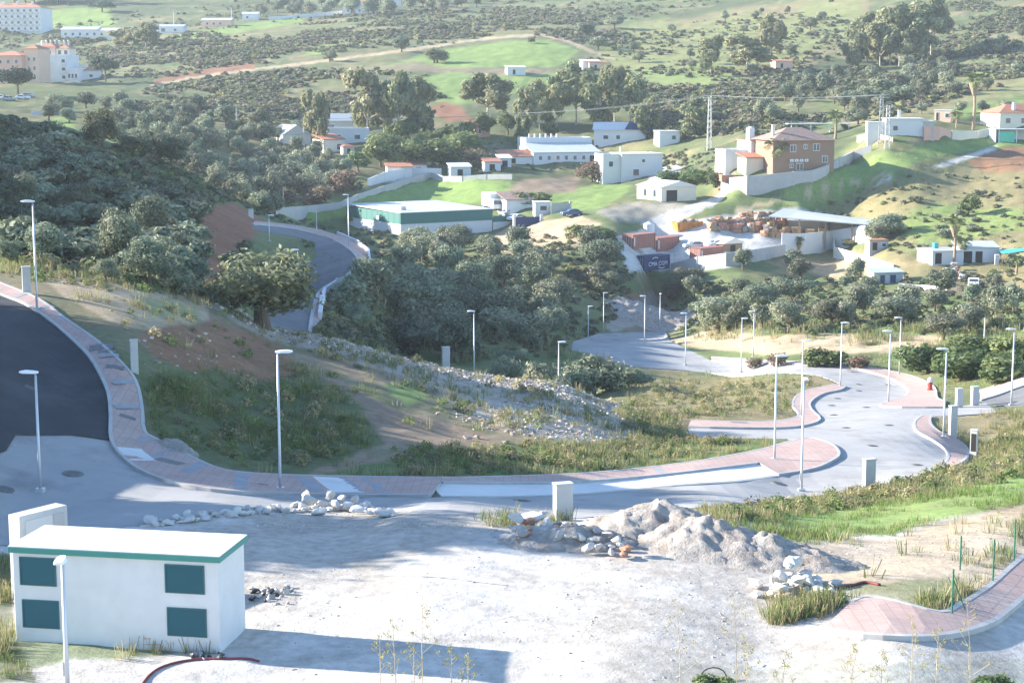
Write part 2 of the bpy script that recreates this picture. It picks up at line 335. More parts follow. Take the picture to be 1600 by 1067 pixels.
n4 = fbm(GX/5.5, GY/8, 71); n5 = fbm(GX/18, GY/25, 73); mm = (GY > 140)*(1-np.clip((n2-.3)*.5, 0, .5)); put(dry, np.clip((n4-0.53)*5, 0, 0.6)*mm); put((0.10,0.125,0.055), np.clip((n5-0.56)*6, 0, 0.5)*mm); put(soil, np.clip((n3*n4-0.36)*7, 0, 0.55)*(GY > 62))
thk = fbm(GX/28, GY/28, 91); put((0.085,0.105,0.05), np.clip((thk-0.44)*7, 0, 0.85)*(GY > 400)*(GY < 1400))
ju = (fbm(GX/np.maximum(GY/40, 1), GY/np.maximum(GY/14, 2), 51)-0.5); jv = (fbm(GX/np.maximum(GY/40, 1), GY/np.maximum(GY/14, 2), 61)-0.5)
ZONES = [ # colour, pixel polygon, ragged edge, nearest, farthest, strength
(dry, [(930,95),(1000,40),(1200,5),(1360,-10),(1345,60),(1250,115),(1100,135),(990,150)],20,450,1000,.8),
(lush, [(930,95),(1000,45),(1200,20),(1330,10),(1330,60),(1250,100),(1100,125),(990,140)],60,450,1000,.4),
(lush, [(560,108),(640,92),(700,76),(800,62),(862,62),(905,80),(870,104),(790,102),(700,108)],8,500,900,.9),
(soil, [(500,112),(640,96),(690,106),(840,106),(870,112),(760,120),(640,112)],8,500,900,.7),
(lush, [(655,125),(700,112),(800,117),(880,112),(880,135),(830,140),(740,160),(690,165),(660,150)],8,450,900,.85),
(lush, [(470,88),(500,72),(540,65),(545,76),(520,84)],6,500,1000,.8),(lush, [(70,38),(75,18),(120,12),(165,14),(180,40),(100,44)],6,600,1300,.85),
(lush, [(245,62),(300,52),(400,34),(480,26),(470,36),(380,50),(290,64)],5,600,1300,.85),(lush, [(110,62),(170,58),(170,64),(110,66)],4,600,1300,.7),
(red, [(400,92),(300,112),(240,126),(235,134),(300,122),(400,108)],3,480,1000,.85),(red, [(668,175),(690,158),(715,166),(735,185),(700,192)],5,400,900,.9),
(red, [(915,70),(860,62),(860,55),(880,62)],5,400,900,.5),
(lush, [(830,118),(870,116),(868,130),(800,140)],4,400,900,.7),(lush, [(1000,112),(1110,100),(1150,125),(1050,150),(1000,140)],20,400,900,.6),
(dry, [(1000,170),(1050,140),(1100,130),(1050,165),(1010,175)],5,400,900,.6),
(lush, [(80,186),(110,182),(118,205),(85,208)],6,300,700,.8),(lush, [(225,205),(330,205),(345,228),(240,222)],12,300,700,.6),
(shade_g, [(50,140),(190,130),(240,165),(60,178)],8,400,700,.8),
(lush, [(1320,262),(1400,236),(1540,212),(1600,212),(1600,224),(1450,250),(1330,285),(1250,305),(1190,322),(1250,290)],10,300,460,.85),
(lush, [(1325,215),(1450,188),(1520,150),(1600,120),(1600,190),(1480,185),(1380,212)],10,360,560,.6),(dry, [(1290,195),(1450,150),(1600,112),(1600,150),(1500,170),(1400,205)],14,360,560,.55),
(dry, [(1270,350),(1350,290),(1500,265),(1600,270),(1600,470),(1450,400),(1350,350)],40,270,420,.7),(lush, [(1380,345),(1450,320),(1600,330),(1600,360),(1450,385)],22,270,420,.75),(lush, [(1250,300),(1400,262),(1400,280),(1260,330),(1200,322)],16,270,420,.6),
(lush, [(435,338),(530,318),(640,288),(690,276),(800,282),(793,312),(690,320),(570,330),(480,350)],6,310,460,1),
(lush, [(830,325),(860,302),(930,288),(990,290),(985,302),(940,326),(880,332)],8,330,450,.85),(soil, [(800,298),(815,280),(905,275),(900,300),(860,302)],4,330,470,.9),
(tan, [(745,378),(800,352),(905,336),(940,350),(915,378),(860,392),(800,395)],8,280,400,.95),
(gravel, [(930,330),(1000,318),(1100,318),(1010,350),(960,348)],12,280,400,.7),
(pale, [(955,372),(1040,352),(1110,340),(1230,325),(1345,350),(1350,372),(1255,390),(1130,420),(985,425)],5,280,370,1),
(pale, [(1000,350),(1060,325),(1110,310),(1135,306),(1120,318),(1060,345),(1030,356)],4,300,380,.95),(dust, [(1010,268),(1060,255),(1075,280),(1020,290)],4,380,470,.8),
(lush, [(440,328),(480,322),(480,330),(440,334)],4,330,420,.7),(pale, [(575,285),(610,268),(650,270),(640,282)],4,380,470,.9),
(dry, [(1290,395),(1400,388),(1490,425),(1380,440),(1200,425)],10,250,340,.8),(tan, [(1200,405),(1330,400),(1400,425),(1300,440)],12,250,330,.7),
(red, [(1510,255),(1560,232),(1600,230),(1600,268),(1540,270)],6,320,480,.8),(soil, [(1400,450),(1480,435),(1600,450),(1600,475)],16,220,320,.6),(lush,[(1380,560),(1480,470),(1600,480),(1600,560)],40,140,260,.4),
(dust, [(1455,262),(1470,256),(1555,228),(1555,235),(1475,262)],2,340,480,1),(pale,[(1330,305),(1350,300),(1395,275),(1390,282)],2,300,420,.8),
(red, [(270,420),(300,370),(335,330),(385,318),(418,348),(390,372),(350,400),(345,440),(330,470),(300,450)],8,140,250,.9),
(soil, [(965,505),(975,462),(1040,458),(1060,500),(1050,520),(985,522)],5,255,330,.85),(red, [(960,480),(975,458),(1040,455),(1030,464),(985,470)],4,255,330,.7),
(tan, [(1040,530),(1060,516),(1200,523),(1350,522),(1480,524),(1460,545),(1300,556),(1180,552),(1090,545)],6,170,250,.95),
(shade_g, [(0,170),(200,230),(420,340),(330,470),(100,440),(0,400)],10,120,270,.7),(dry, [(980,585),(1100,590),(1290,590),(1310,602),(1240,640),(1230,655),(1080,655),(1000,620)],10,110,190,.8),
(tan, [(70,440),(200,430),(320,465),(330,500),(230,520),(160,500)],12,88,124,.85),(lush, [(205,470),(300,478),(310,505),(230,498)],24,88,124,.45),(lush, [(0,400),(50,410),(90,430),(0,425)],6,88,130,.7),
(red, [(205,525),(330,500),(420,520),(470,575),(420,600),(300,590),(230,560)],26,80,125,.72),(soil, [(470,570),(620,640),(800,690),(640,705),(520,690),(570,640)],8,78,120,.95),
(gravel, [(310,470),(420,505),(600,545),(880,595),(1000,640),(1010,690),(880,690),(740,650),(620,585),(430,530)],14,90,140,.85),
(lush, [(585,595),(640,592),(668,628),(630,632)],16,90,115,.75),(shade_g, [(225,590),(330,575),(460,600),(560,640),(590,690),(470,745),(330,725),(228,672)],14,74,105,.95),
(green, [(470,748),(640,708),(850,690),(1000,690),(1230,678),(1190,705),(1000,737),(760,749)],10,76,112,.85),(soil, [(620,690),(780,690),(720,705),(640,710)],6,76,112,.8),
(green, [(1100,800),(1250,770),(1400,752),(1500,728),(1600,660),(1600,740),(1400,780),(1200,812)],12,64,128,.8),(dry, [(1450,652),(1600,640),(1600,720),(1500,730)],14,90,140,.6),
(lush, [(1120,822),(1200,806),(1400,778),(1600,735),(1600,788),(1500,806),(1380,835),(1250,850),(1170,845)],16,58,95,.9),
(tan, [(1110,838),(1260,852),(1400,838),(1600,790),(1600,880),(1480,955),(1300,935),(1200,885)],14,50,80,.8),(green, [(1240,925),(1400,905),(1500,905),(1540,925),(1470,955),(1350,938)],16,50,66,.6),
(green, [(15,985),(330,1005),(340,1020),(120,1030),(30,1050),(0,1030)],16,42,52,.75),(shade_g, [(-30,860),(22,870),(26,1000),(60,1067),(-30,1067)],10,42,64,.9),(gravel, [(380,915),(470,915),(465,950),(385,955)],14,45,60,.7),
(gravel, [(390,800),(640,795),(760,820),(620,830),(420,835)],10,55,72,.5),(green, [(1040,1040),(1600,1030),(1600,1100),(1000,1100)],20,40,50,.25)]
ZONES.append((red, [(292,372),(330,322),(385,312),(425,345),(392,378),(356,402),(342,440),(334,478),(300,470),(306,420)], 8, 130, 262, .92))
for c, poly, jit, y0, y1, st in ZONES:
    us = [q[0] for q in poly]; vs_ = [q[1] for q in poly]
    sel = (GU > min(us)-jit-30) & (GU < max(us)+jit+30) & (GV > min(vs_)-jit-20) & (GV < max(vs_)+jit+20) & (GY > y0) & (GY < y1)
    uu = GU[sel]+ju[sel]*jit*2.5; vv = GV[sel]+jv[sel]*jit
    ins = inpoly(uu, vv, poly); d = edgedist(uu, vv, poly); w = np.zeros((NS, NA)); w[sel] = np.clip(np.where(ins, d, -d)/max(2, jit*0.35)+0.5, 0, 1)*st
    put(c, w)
tr = edgedist(GU, GV, [(236,134),(300,122),(430,105),(520,94),(650,77),(740,63),(800,57),(850,55),(885,64),(918,78),(960,92)], False); put(tan, ((tr < 2.2) & (GY > 480))*0.85)
tr = edgedist(GU, GV, [(1150,330),(1240,308),(1330,285),(1390,272)], False); put(tan, ((tr < 3) & (GY > 280))*0.8)
tr = edgedist(GU, GV, [(960,505),(1000,490),(1015,470)], False); put(gravel, ((tr < 14) & (GY > 250) & (GY < 330))*0.8)
for pl in [[(390,1000),(520,930),(700,900),(900,915),(1100,960),(1250,1010)],[(400,1012),(530,942),(700,912),(890,928),(1080,972),(1230,1022)],[(620,840),(760,880),(980,940),(1150,1050)],[(600,846),(735,888),(950,950),(1110,1060)],[(420,1050),(700,1000),(1000,1010),(1260,1060)],[(480,870),(800,960),(1000,1060)]]:
    trk = edgedist(GU+ju*14, GV+jv*6, smooth_poly(pl, 4), False); put((0.36,0.325,0.28), np.clip(1.6-trk/3.2, 0, 1)*0.6*np.clip(n1*2.2-.45, 0, 1)*(GY < 66))
put((0.36,0.315,0.26), np.clip((n4*n1-0.27)*9, 0, 0.55)*(GY < 68)*(GY > 40))
CB *= (0.80+0.45*n3)[..., None]
mesh_z = HG-np.where(paved, 0.25, 0.0)
gi = np.arange(NS*NA).reshape(NS, NA)
gf = np.stack([gi[:-1, :-1], gi[:-1, 1:], gi[1:, 1:], gi[1:, :-1]], -1).reshape(-1, 4)
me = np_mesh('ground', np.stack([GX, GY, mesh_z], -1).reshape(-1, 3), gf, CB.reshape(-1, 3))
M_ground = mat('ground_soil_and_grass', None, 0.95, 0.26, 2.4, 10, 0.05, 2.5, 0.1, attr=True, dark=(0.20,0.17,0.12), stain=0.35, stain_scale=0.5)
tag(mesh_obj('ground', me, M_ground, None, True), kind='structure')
# ------------------------------------------------------------------ paved sheets
def fill(poly, step):
    """triangulate a world polygon with inner points so that it follows the ground"""
    xs = [q[0] for q in poly]; ys = [q[1] for q in poly]
    gx, gy = np.meshgrid(np.arange(min(xs), max(xs), step), np.arange(min(ys), max(ys), step)); gx, gy = gx.ravel(), gy.ravel()
    k = inpoly(gx, gy, poly) & (edgedist(gx, gy, poly) > step*0.4)
    P = [Vector((float(a), float(b))) for a, b in poly]+[Vector((float(a), float(b))) for a, b in zip(gx[k], gy[k])]
    n = len(poly); r = delaunay_2d_cdt(P, [(i, (i+1) % n) for i in range(n)], [list(range(n))], 1, 1e-4)
    return np.array([tuple(v) for v in r[0]]), [f for f in r[2]]
def sheet(name, poly, dz, m, step=1.2, skirt=0.0, parent=None, hole=None):
    v, f = fill(poly, step); z = hs_(v[:, 0], v[:, 1])+dz
    mb = MB(); mb.add(np.column_stack([v, z]), f)
    if skirt:
        n = len(poly); e = [(a, b, float(hs_(a, b))) for a, b in poly]
        for i in range(n):
            a, b = e[i], e[(i+1) % n]
            mb.add([(a[0],a[1],a[2]+dz-0.001),(b[0],b[1],b[2]+dz-0.001),(b[0],b[1],b[2]-skirt),(a[0],a[1],a[2]-skirt)], [(0,1,2,3)], 1)
    me = mb.mesh(name)
    for q in (m if isinstance(m, tuple) else (m,)): me.materials.append(q)
    if skirt: me.polygons.foreach_set('material_index', mb.m)
    me.update()
    bm = bmesh.new(); bm.from_mesh(me)
    for fc in bm.faces:
        if fc.material_index == 0 and fc.normal.z < 0: fc.normal_flip()
    bm.to_mesh(me); bm.free()
    return mesh_obj(name, me, None, parent)
def ribbon(name, px, width, dz, m, parent=None, thick=0.0):
    """strip of even world width along a pixel polyline"""
    p = cast([q[0] for q in px], [q[1] for q in px])[:, :2]; return ribbon_xy(name, p, width, dz, m, parent, thick)
def ribbon_xy(name, p, width, dz, m, parent=None, thick=0.0):
    p = np.asarray(p); d = np.gradient(p, axis=0); d /= np.linalg.norm(d, axis=1)[:, None]+1e-9; nrm = np.column_stack([-d[:, 1], d[:, 0]])*width/2
    a, b = p-nrm, p+nrm; mb = MB()
    za, zb = hs_(a[:, 0], a[:, 1])+dz, hs_(b[:, 0], b[:, 1])+dz
    for i in range(len(p)-1):
        q = [(*a[i], za[i]), (*b[i], zb[i]), (*b[i+1], zb[i+1]), (*a[i+1], za[i+1])]
        if thick: mb.add(q+[(x, y, z-thick) for x, y, z in q], [(0,1,2,3),(4,7,6,5),(0,3,7,4),(1,5,6,2)]+([(0,4,5,1)] if i == 0 else [])+([(3,2,6,7)] if i == len(p)-2 else []))
        else: mb.add(q, [(0,1,2,3)])
    return mb.build(name, m, parent)
M_pale_road = mat('dusty_pale_asphalt', (0.34,0.33,0.315), 0.9, 0.10, 0.35, 6, 0.01, 30, 0.2, dark=(0.19,0.185,0.18), stain=0.75, stain_scale=0.3)
M_dark_road = mat('fresh_dark_asphalt', (0.04,0.042,0.046), 0.85, 0.25, 0.5, 6, 0.012, 40, 0.3, dark=(0.10,0.10,0.10), stain=0.5, stain_scale=0.22)
M_mid_road = mat('worn_grey_asphalt', (0.15,0.15,0.15), 0.9, 0.15, 0.4, 6, 0.01, 30, 0.3, dark=(0.25,0.24,0.23), stain=0.5, stain_scale=0.2)
M_kerb = mat('concrete_kerb', (0.42,0.41,0.39), 0.9, 0.15, 1.2, 5, spec=0.2)
M_bay = mat('white_concrete_bay', (0.62,0.61,0.58), 0.9, 0.08, 0.6, 5, spec=0.2, dark=(0.45,0.44,0.42), stain=0.5)
M_grey_pave = mat('grey_paving', (0.30,0.30,0.31), 0.9, 0.12, 1.5, 5, spec=0.2)
M_cover = mat('cast_iron', (0.15,0.145,0.14), 0.7, 0.25, 3, 4, spec=0.4)
def paver_mat():
    m = mat('pink_pavers', (0.48,0.345,0.30), 0.9, 0.13, 0.9, 6, spec=0.2, dark=(0.50,0.42,0.37), stain=0.75, stain_scale=0.25)
    N = m.node_tree.nodes; L = m.node_tree.links; b = N['Principled BSDF']; src = b.inputs['Base Color'].links[0].from_socket
    tc = N.new('ShaderNodeTexCoord'); br = N.new('ShaderNodeTexBrick'); br.inputs['Scale'].default_value = 1.0
    br.inputs['Brick Width'].default_value = 0.4; br.inputs['Row Height'].default_value = 0.1; br.inputs['Mortar Size'].default_value = 0.012; br.offset = 0.0
    br.inputs[1].default_value = (1,1,1,1); br.inputs[2].default_value = (0.86,0.86,0.86,1); br.inputs[3].default_value = (0.66,0.63,0.61,1)
    L.new(tc.outputs['Object'], br.inputs['Vector']); mx = N.new('ShaderNodeMix'); mx.data_type = 'RGBA'; mx.blend_type = 'MULTIPLY'; mx.inputs[0].default_value = 1
    L.new(src, mx.inputs[6]); L.new(br.outputs[0], mx.inputs[7]); L.new(mx.outputs[2], b.inputs['Base Color']); return m
M_paver = paver_mat()
def structure(o): return tag(o, kind='structure')
structure(sheet('road', road_xy['road'], 0.02, M_pale_road, 1.0, 0.5))
structure(sheet('road', road_xy['r3'], 0.02, M_mid_road, 2.0, 0.5)); structure(sheet('road', road_xy['r5'], 0.02, M_mid_road, 1.6, 0.5)); pass
DARKPX = smooth_poly(KERB[:10], 3)+[(150,686),(110,681),(25,681),(10,706),(-4,712),(-90,640)]
structure(sheet('road_new_asphalt', W2([(u-1 if 0 < i < 26 else u, v) for i, (u, v) in enumerate(DARKPX)]), 0.07, M_dark_road, 0.8))
structure(sheet('parking_bay', W2(strip_poly(BAY, 2)), 0.05, M_bay, 1.0, 0.3))
ribbon('parking_bay_edge', smooth_poly([(690,777.5),(800,777.5),(870,775.5),(960,769.5),(1060,759.5),(1150,753.5),(1215,744.5)], 3), 0.14, 0.06, M_kerb, None, 0.2)['kind'] = 'structure'
pav = {}
KE = {'s1': [smooth_poly(KERB, 3), smooth_poly([(690,757),(800,758),(900,756),(1000,748),(1075,740),(1185,726)], 2), smooth_poly(KERB2, 3), smooth_poly(BACK, 3)], 's2': [smooth_poly(s, 3) for s in SIDE2], 's3': [smooth_poly(s, 3) for s in SIDE3], 's4': [smooth_poly(s, 3) for s in SIDE4],
      's5': [smooth_poly(s, 3) for s in SIDE5], 's6': [smooth_poly(s, 3) for s in SIDE6], 's7': [smooth_poly(RD3R, 3)]}
for k, poly in side_xy.items():
    pav[k] = structure(sheet('pavement', poly, 0.15, (M_paver, M_kerb), 1.0, 0.5))
    for e in KE[k]:   # kerbstones butt against the pavers, 3 mm proud
        ribbon('kerb', e, 0.17 if k != 's7' else 0.3, 0.163, M_kerb, pav[k], 0.6)
# grey bands across the long pavement, drain grates, patches
def tilt(x, y, rz):
    gx = float(hs_(x+.5, y)-hs_(x-.5, y)); gy = float(hs_(x, y+.5)-hs_(x, y-.5)); return (Vector((0, 0, 1)).rotation_difference(Vector((-gx, -gy, 1))).to_matrix() @ Matrix.Rotation(rz, 3, 'Z')).to_euler()
def band(u0, v0, u1, v1, w, m=M_grey_pave, name='paving_band', par='s1'):
    a, b = cast([u0, u1], [v0, v1])[:, :2]; n = 6
    return ribbon_xy(name, [a+(b-a)*(0.05+0.9*i/n) for i in range(n+1)], w, 0.156, m, pav[par])
for b_ in [(18,470,45,461,.45),(52,486,84,482,.45),(80,508,104,500,.4),(153,562,188,560,.45),(175,604,214,601,.4),(178,641,219,640,.4),(187,695,240,690,.5),(222,722,276,708,.5),(287,744,322,727,.55),(374,770,380,740,.55),(500,774,470,748,.6),(560,775,525,749,.9),(607,776,565,750,.5),(1040,744,1020,733,.5)]: band(*b_)
band(200,704,226,726,1.3, M_bay, 'concrete_patch')
band(548,776,512,749,1.5, M_bay, 'concrete_ramp')
for (u, v, w, h, rz) in [(158,546,1.2,.9,.2),(167,553,.9,.4,.2),(180,577,.9,.45,.15),(200,656,.75,.35,.05),(265,726,1.4,.6,-.5),(412,762,.5,.3,.0),(1155,663,1.2,.8,.1),(1330,581,.9,.6,.2)]:
    p = G(u, v); par = 's1' if u < 1000 else ('s2' if u < 1200 else 's3'); d = np.array([math.cos(rz), math.sin(rz)]); c0 = np.array([p.x, p.y])
    ribbon_xy('drain_grate', [c0-d*w/2, c0, c0+d*w/2], h, 0.159, M_cover, pav[par])
# tyre-dark patch and manhole covers in the road
0 and structure(sheet('road_patch', W2(smooth_poly([(1345,641),(1365,638),(1420,640),(1455,644),(1440,650),(1380,651),(1350,648)], 3, True)), 0.06, M_mid_road, 0.8))
def manhole(u, v, r=0.42, label=''):
    p = G(u, v); t = thing('manhole_cover', label, 'manhole cover', (p.x, p.y, float(hs_(p.x, p.y))+0.02), 0, 'manhole covers in the roads')
    t.rotation_euler = tilt(p.x, p.y, 0)
    c = MB().tube([(0,0,-0.05),(0,0,0.035)], [r+.09, r+.08], 20); c.build('frame', M_cover, t)
    d = MB().tube([(0,0,0.0),(0,0,0.045)], r, 20)
    for a in range(4): d.bar((-r*.7, (a-1.5)*r*.36, .047), (r*.7, (a-1.5)*r*.36, .047), .05, .02)
    d.build('lid', M_cover, t)
for u, v in [(114,741),(9,766)]: manhole(u, v, 0.36, 'dark iron manhole cover in the shaded dusty road beside the long pavement')
for u, v in [(107,566),(46,607)]: manhole(u, v, 0.34, 'iron manhole cover with pale rim in the fresh dark asphalt')
for u, v in [(815,783),(1216,756),(1148,788)]: manhole(u, v, 0.34, 'dark manhole cover in the road alongside the white parking bay')
for u, v in [(1321,669),(1388,665),(1362,697),(1432,727),(1341,601),(1341,611),(1308,623),(1299,634),(1302,649),(1353,637),(1386,602)]: manhole(u, v, 0.26, 'small dark manhole cover on the sunlit bend of pale road')
for u, v in [(508,396),(520,402)]: manhole(u, v, 0.4, 'manhole cover on the grey curving road below the dark hill')
# ------------------------------------------------------------------ foliage
def leaf_cards(centers, size, rg, flat=0.0, long=1.7, out=None):
    """one small bent-free leaf clump (quad) for each centre"""
    n = len(centers); a = rg.normal(size=(n, 3)); a[:, 2] *= (1-flat); a /= np.linalg.norm(a, axis=1)[:, None]+1e-9
    if out is not None:
        o = out+0.55*rg.normal(size=(n, 3)); o /= np.linalg.norm(o, axis=1)[:, None]+1e-9; a -= o*(a*o).sum(1)[:, None]; a /= np.linalg.norm(a, axis=1)[:, None]+1e-9; b = np.cross(o, a)
    else: b = rg.normal(size=(n, 3)); b -= a*(a*b).sum(1)[:, None]
    b /= np.linalg.norm(b, axis=1)[:, None]+1e-9
    s = size*(0.6+0.8*rg.random(n))[:, None]; A = a*s*long*0.5; B = b*s*0.5
    v = np.stack([centers-A, centers-B*0.9+A*0.1, centers+A, centers+B*0.9+A*0.1], 1).reshape(-1, 3)
    return v, np.arange(4*n).reshape(n, 4)
def crown_points(blobs, n, rg, shell=0.55):
    """points through the volume of overlapping lobes, denser near their skin"""
    w = np.array([b[3]**2.2 for b in blobs]); k = rg.choice(len(blobs), n, p=w/w.sum()); B = np.array(blobs)[k]
    d = rg.normal(size=(n, 3)); d /= np.linalg.norm(d, axis=1)[:, None]; r = shell+(1-shell)*rg.random(n)**0.8
    r *= 0.7+0.6*rg.random(n)
    return B[:, :3]+d*(B[:, 3]*r)[:, None]*np.array([1, 1, 0.85]), d
def crown(seed, kind, n, leaf):
    rg = np.random.default_rng(seed); bl = []
    if kind == 'olive':
        for i in range(15):
            t = rg.random()*6.28; r = 0.30*math.sqrt(rg.random()); z = 0.36+0.42*rg.random()
            bl.append((r*math.cos(t), r*math.sin(t), z, 0.13+0.10*rg.random()))
        bl.append((0, 0, 0.5, 0.27))
    elif kind == 'carob':
        for i in range(22):
            t = rg.random()*6.28; r = 0.34*math.sqrt(rg.random()); z = 0.27+0.52*rg.random()*(1-0.5*r)
            bl.append((r*math.cos(t), r*math.sin(t), z, 0.12+0.09*rg.random()))
        bl += [(0, 0, 0.45, 0.3), (0.1, 0.05, 0.6, 0.25)]
    elif kind == 'euc':
        for i in range(20):
            z = 0.17+0.74*rg.random(); t = rg.random()*6.28; r = 0.36*math.sqrt(rg.random())*(1.15-abs(z-0.6)*1.2)
            bl.append((r*math.cos(t), r*math.sin(t), z, 0.09+0.07*rg.random()))
    elif kind == 'bush':
        for i in range(11):
            t = rg.random()*6.28; r = 0.33*math.sqrt(rg.random()); z = 0.18+0.5*rg.random()*(1-r)
            bl.append((r*math.cos(t), r*math.sin(t), z, 0.15+0.11*rg.random()))
    elif kind == 'pine':
        for i in range(16):
            t = rg.random()*6.28; r = 0.36*math.sqrt(rg.random()); z = 0.62+0.2*rg.random()-r*0.3
            bl.append((r*math.cos(t), r*math.sin(t), z, 0.13+0.06*rg.random()))
    elif kind == 'cypress':
        for i in range(16):
            z = 0.08+0.86*i/15; bl.append((0.03*rg.normal(), 0.03*rg.normal(), z, 0.30*math.sin(math.pi*min(0.97, 0.12+0.85*(1-z)**0.7))))
    pts, outd = crown_points(bl, n, rg); outd = outd*0.6+(pts-np.array([0, 0, 0.45]))*1.2
    if kind in ('bush',): pts[:, 2] = np.maximum(pts[:, 2], 0.02)
    if kind == 'cypress': pts[:, 2] = np.clip(pts[:, 2], 0.02, 1)
    v, f = leaf_cards(pts, leaf, rg, 0.2, 1.7, outd)
    lob = vnoise(pts[:, 0]*5+9, pts[:, 1]*5+pts[:, 2]*6+9, seed)
    c = (0.62+0.55*lob+0.25*(rg.random(n)-0.5))[:, None]*np.ones((1, 3)); c[:, 0] *= 1+0.25*(lob-0.5); 
    return v, f, np.repeat(c, 4, 0), bl
M_bark = mat('grey_brown_bark', (0.16,0.125,0.095), 0.95, 0.25, 3, 5, spec=0.1); M_eucbark = mat('pale_eucalyptus_bark', (0.50,0.44,0.37), 0.9, 0.25, 1, 5, spec=0.1)
M_olive = mat('olive_leaves', (0.235,0.26,0.17), 0.75, 0, attr=True, objrand=0.32, trans=0.22, spec=0.25)
M_carob = mat('carob_leaves', (0.21,0.225,0.125), 0.7, 0, attr=True, objrand=0.15, trans=0.32, spec=0.3)
M_euc = mat('eucalyptus_leaves', (0.29,0.30,0.16), 0.7, 0, attr=True, objrand=0.18, trans=0.36, spec=0.25)
M_green = mat('broad_green_leaves', (0.165,0.215,0.085), 0.7, 0, attr=True, objrand=0.2, trans=0.34, spec=0.25)
M_pine = mat('dark_pine_needles', (0.085,0.12,0.06), 0.8, 0, attr=True, objrand=0.15, trans=0.1, spec=0.2)
M_drybush = mat('dry_bush_twigs', (0.24,0.185,0.125), 0.85, 0, attr=True, objrand=0.2, trans=0.32, spec=0.15)
def trunk_mesh(kind, seed, bl):
    rg = random.Random(seed); mb = MB()
    if kind in ('olive', 'carob'):
        for k in range(2 if kind == 'carob' else 1):
            x = 0.06*(k*2-1) if kind == 'carob' else 0
            mb.tube([(x,0,-0.05),(x+.02,.01,.15),(x+.03*rg.uniform(-1,1),.02,.32)], [.05,.038,.03], 7)
    elif kind == 'euc':
        mb.tube([(0,0,-.04),(.01,0,.25),(-.01,.01,.5),(.02,0,.8)], [.02,.015,.011,.004], 7)
    elif kind == 'bush': mb.tube([(0,0,-.06),(0.02,0,.25)], [.03,.02], 6)
    else: mb.tube([(0,0,-.04),(.01,0,.35),(0,0,.7)], [.035,.025,.012], 7)
    z0 = {'euc': .25, 'pine': .45, 'cypress': 9}.get(kind, .22 if kind != 'bush' else .1)
    if kind != 'cypress':
        for b in rg.sample(bl, min(8, len(bl))): mb.tube([(0,0,z0+.1*rg.random()),(b[0]*.6,b[1]*.6,(z0+b[2])/2+.03),b[:3]], [.02*(.5 if kind=='euc' else 1),.012*(.5 if kind=='euc' else 1),.005], 5)
    return mb
PROTO = {}
def tree_proto(key, kind, seed, n, leaf, m):
    v, f, c, bl = crown(seed, kind, n, leaf); cm = np_mesh('crown', v, f, c); cm.materials.append(m)
    tb = trunk_mesh(kind, seed, bl); tm = tb.mesh('trunk'); tm.materials.append(M_eucbark if kind == 'euc' else M_bark)
    PROTO.setdefault(key, []).append((tm, cm))
for i in range(6): tree_proto('olive', 'olive', 100+i, 2600, 0.046, M_olive)
for i in range(3): tree_proto('olive_near', 'olive', 120+i, 7500, 0.029, M_olive)
for i in range(2): tree_proto('carob', 'carob', 140+i, 7000, 0.030, M_carob)
for i in range(4): tree_proto('euc', 'euc', 160+i, 3600, 0.050, M_euc)
for i in range(4): tree_proto('bush', 'bush', 180+i, 900, 0.075, M_olive)
for i in range(3): tree_proto('bush_near', 'bush', 190+i, 3600, 0.040, M_olive)
for i in range(3): tree_proto('green', 'olive', 200+i, 1500, 0.062, M_green)
for i in range(2): tree_proto('green_bush', 'bush', 210+i, 2600, 0.06, M_green)
for i in range(2): tree_proto('dry', 'bush', 220+i, 1100, 0.05, M_drybush)
for i in range(2): tree_proto('pine', 'pine', 230+i, 1800, 0.05, M_pine)
tree_proto('cypress', 'cypress', 240, 900, 0.07, M_pine)
OBJN = {'olive': ('olive_tree', 'tree'), 'olive_near': ('olive_tree', 'tree'), 'carob': ('carob_tree', 'tree'), 'euc': ('eucalyptus_tree', 'tree'), 'bush': ('bush', 'bush'), 'bush_near': ('bush', 'bush'), 'green': ('leafy_tree', 'tree'), 'green_bush': ('leafy_bush', 'bush'), 'dry': ('dry_bush', 'bush'), 'pine': ('pine_tree', 'tree'), 'cypress': ('cypress_tree', 'tree')}
pk = {}
def plant(key, p, h, w, label, group=None, sink=0.03):
    i = pk.get(key, 0); pk[key] = i+1; tm, cm = PROTO[key][i % len(PROTO[key])]
    t = thing(OBJN[key][0], label, OBJN[key][1], (p[0], p[1], float(hg(p[0], p[1]))-h*sink), random.uniform(0, 6.28), group)
    t.scale = (w, w*random.uniform(.85, 1.1), h/0.92)
    link(bpy.data.objects.new('trunk', tm), t); link(bpy.data.objects.new('crown', cm), t); return t
def tree(key, u, vb, vt, wpx, label, group=None, Y=None):
    p = cast([u], [vb], HG)[0] if Y is None else np.array(GH(u, Y)); Y = p[1]
    if Y < 0: return
    z_top = ray(u, vt)[1]*Y+CZ; h = max(0.8, z_top-p[2]) if vt is not None else 3
    return plant(key, p, h, wpx*Y/FPX*1.15, label, group)
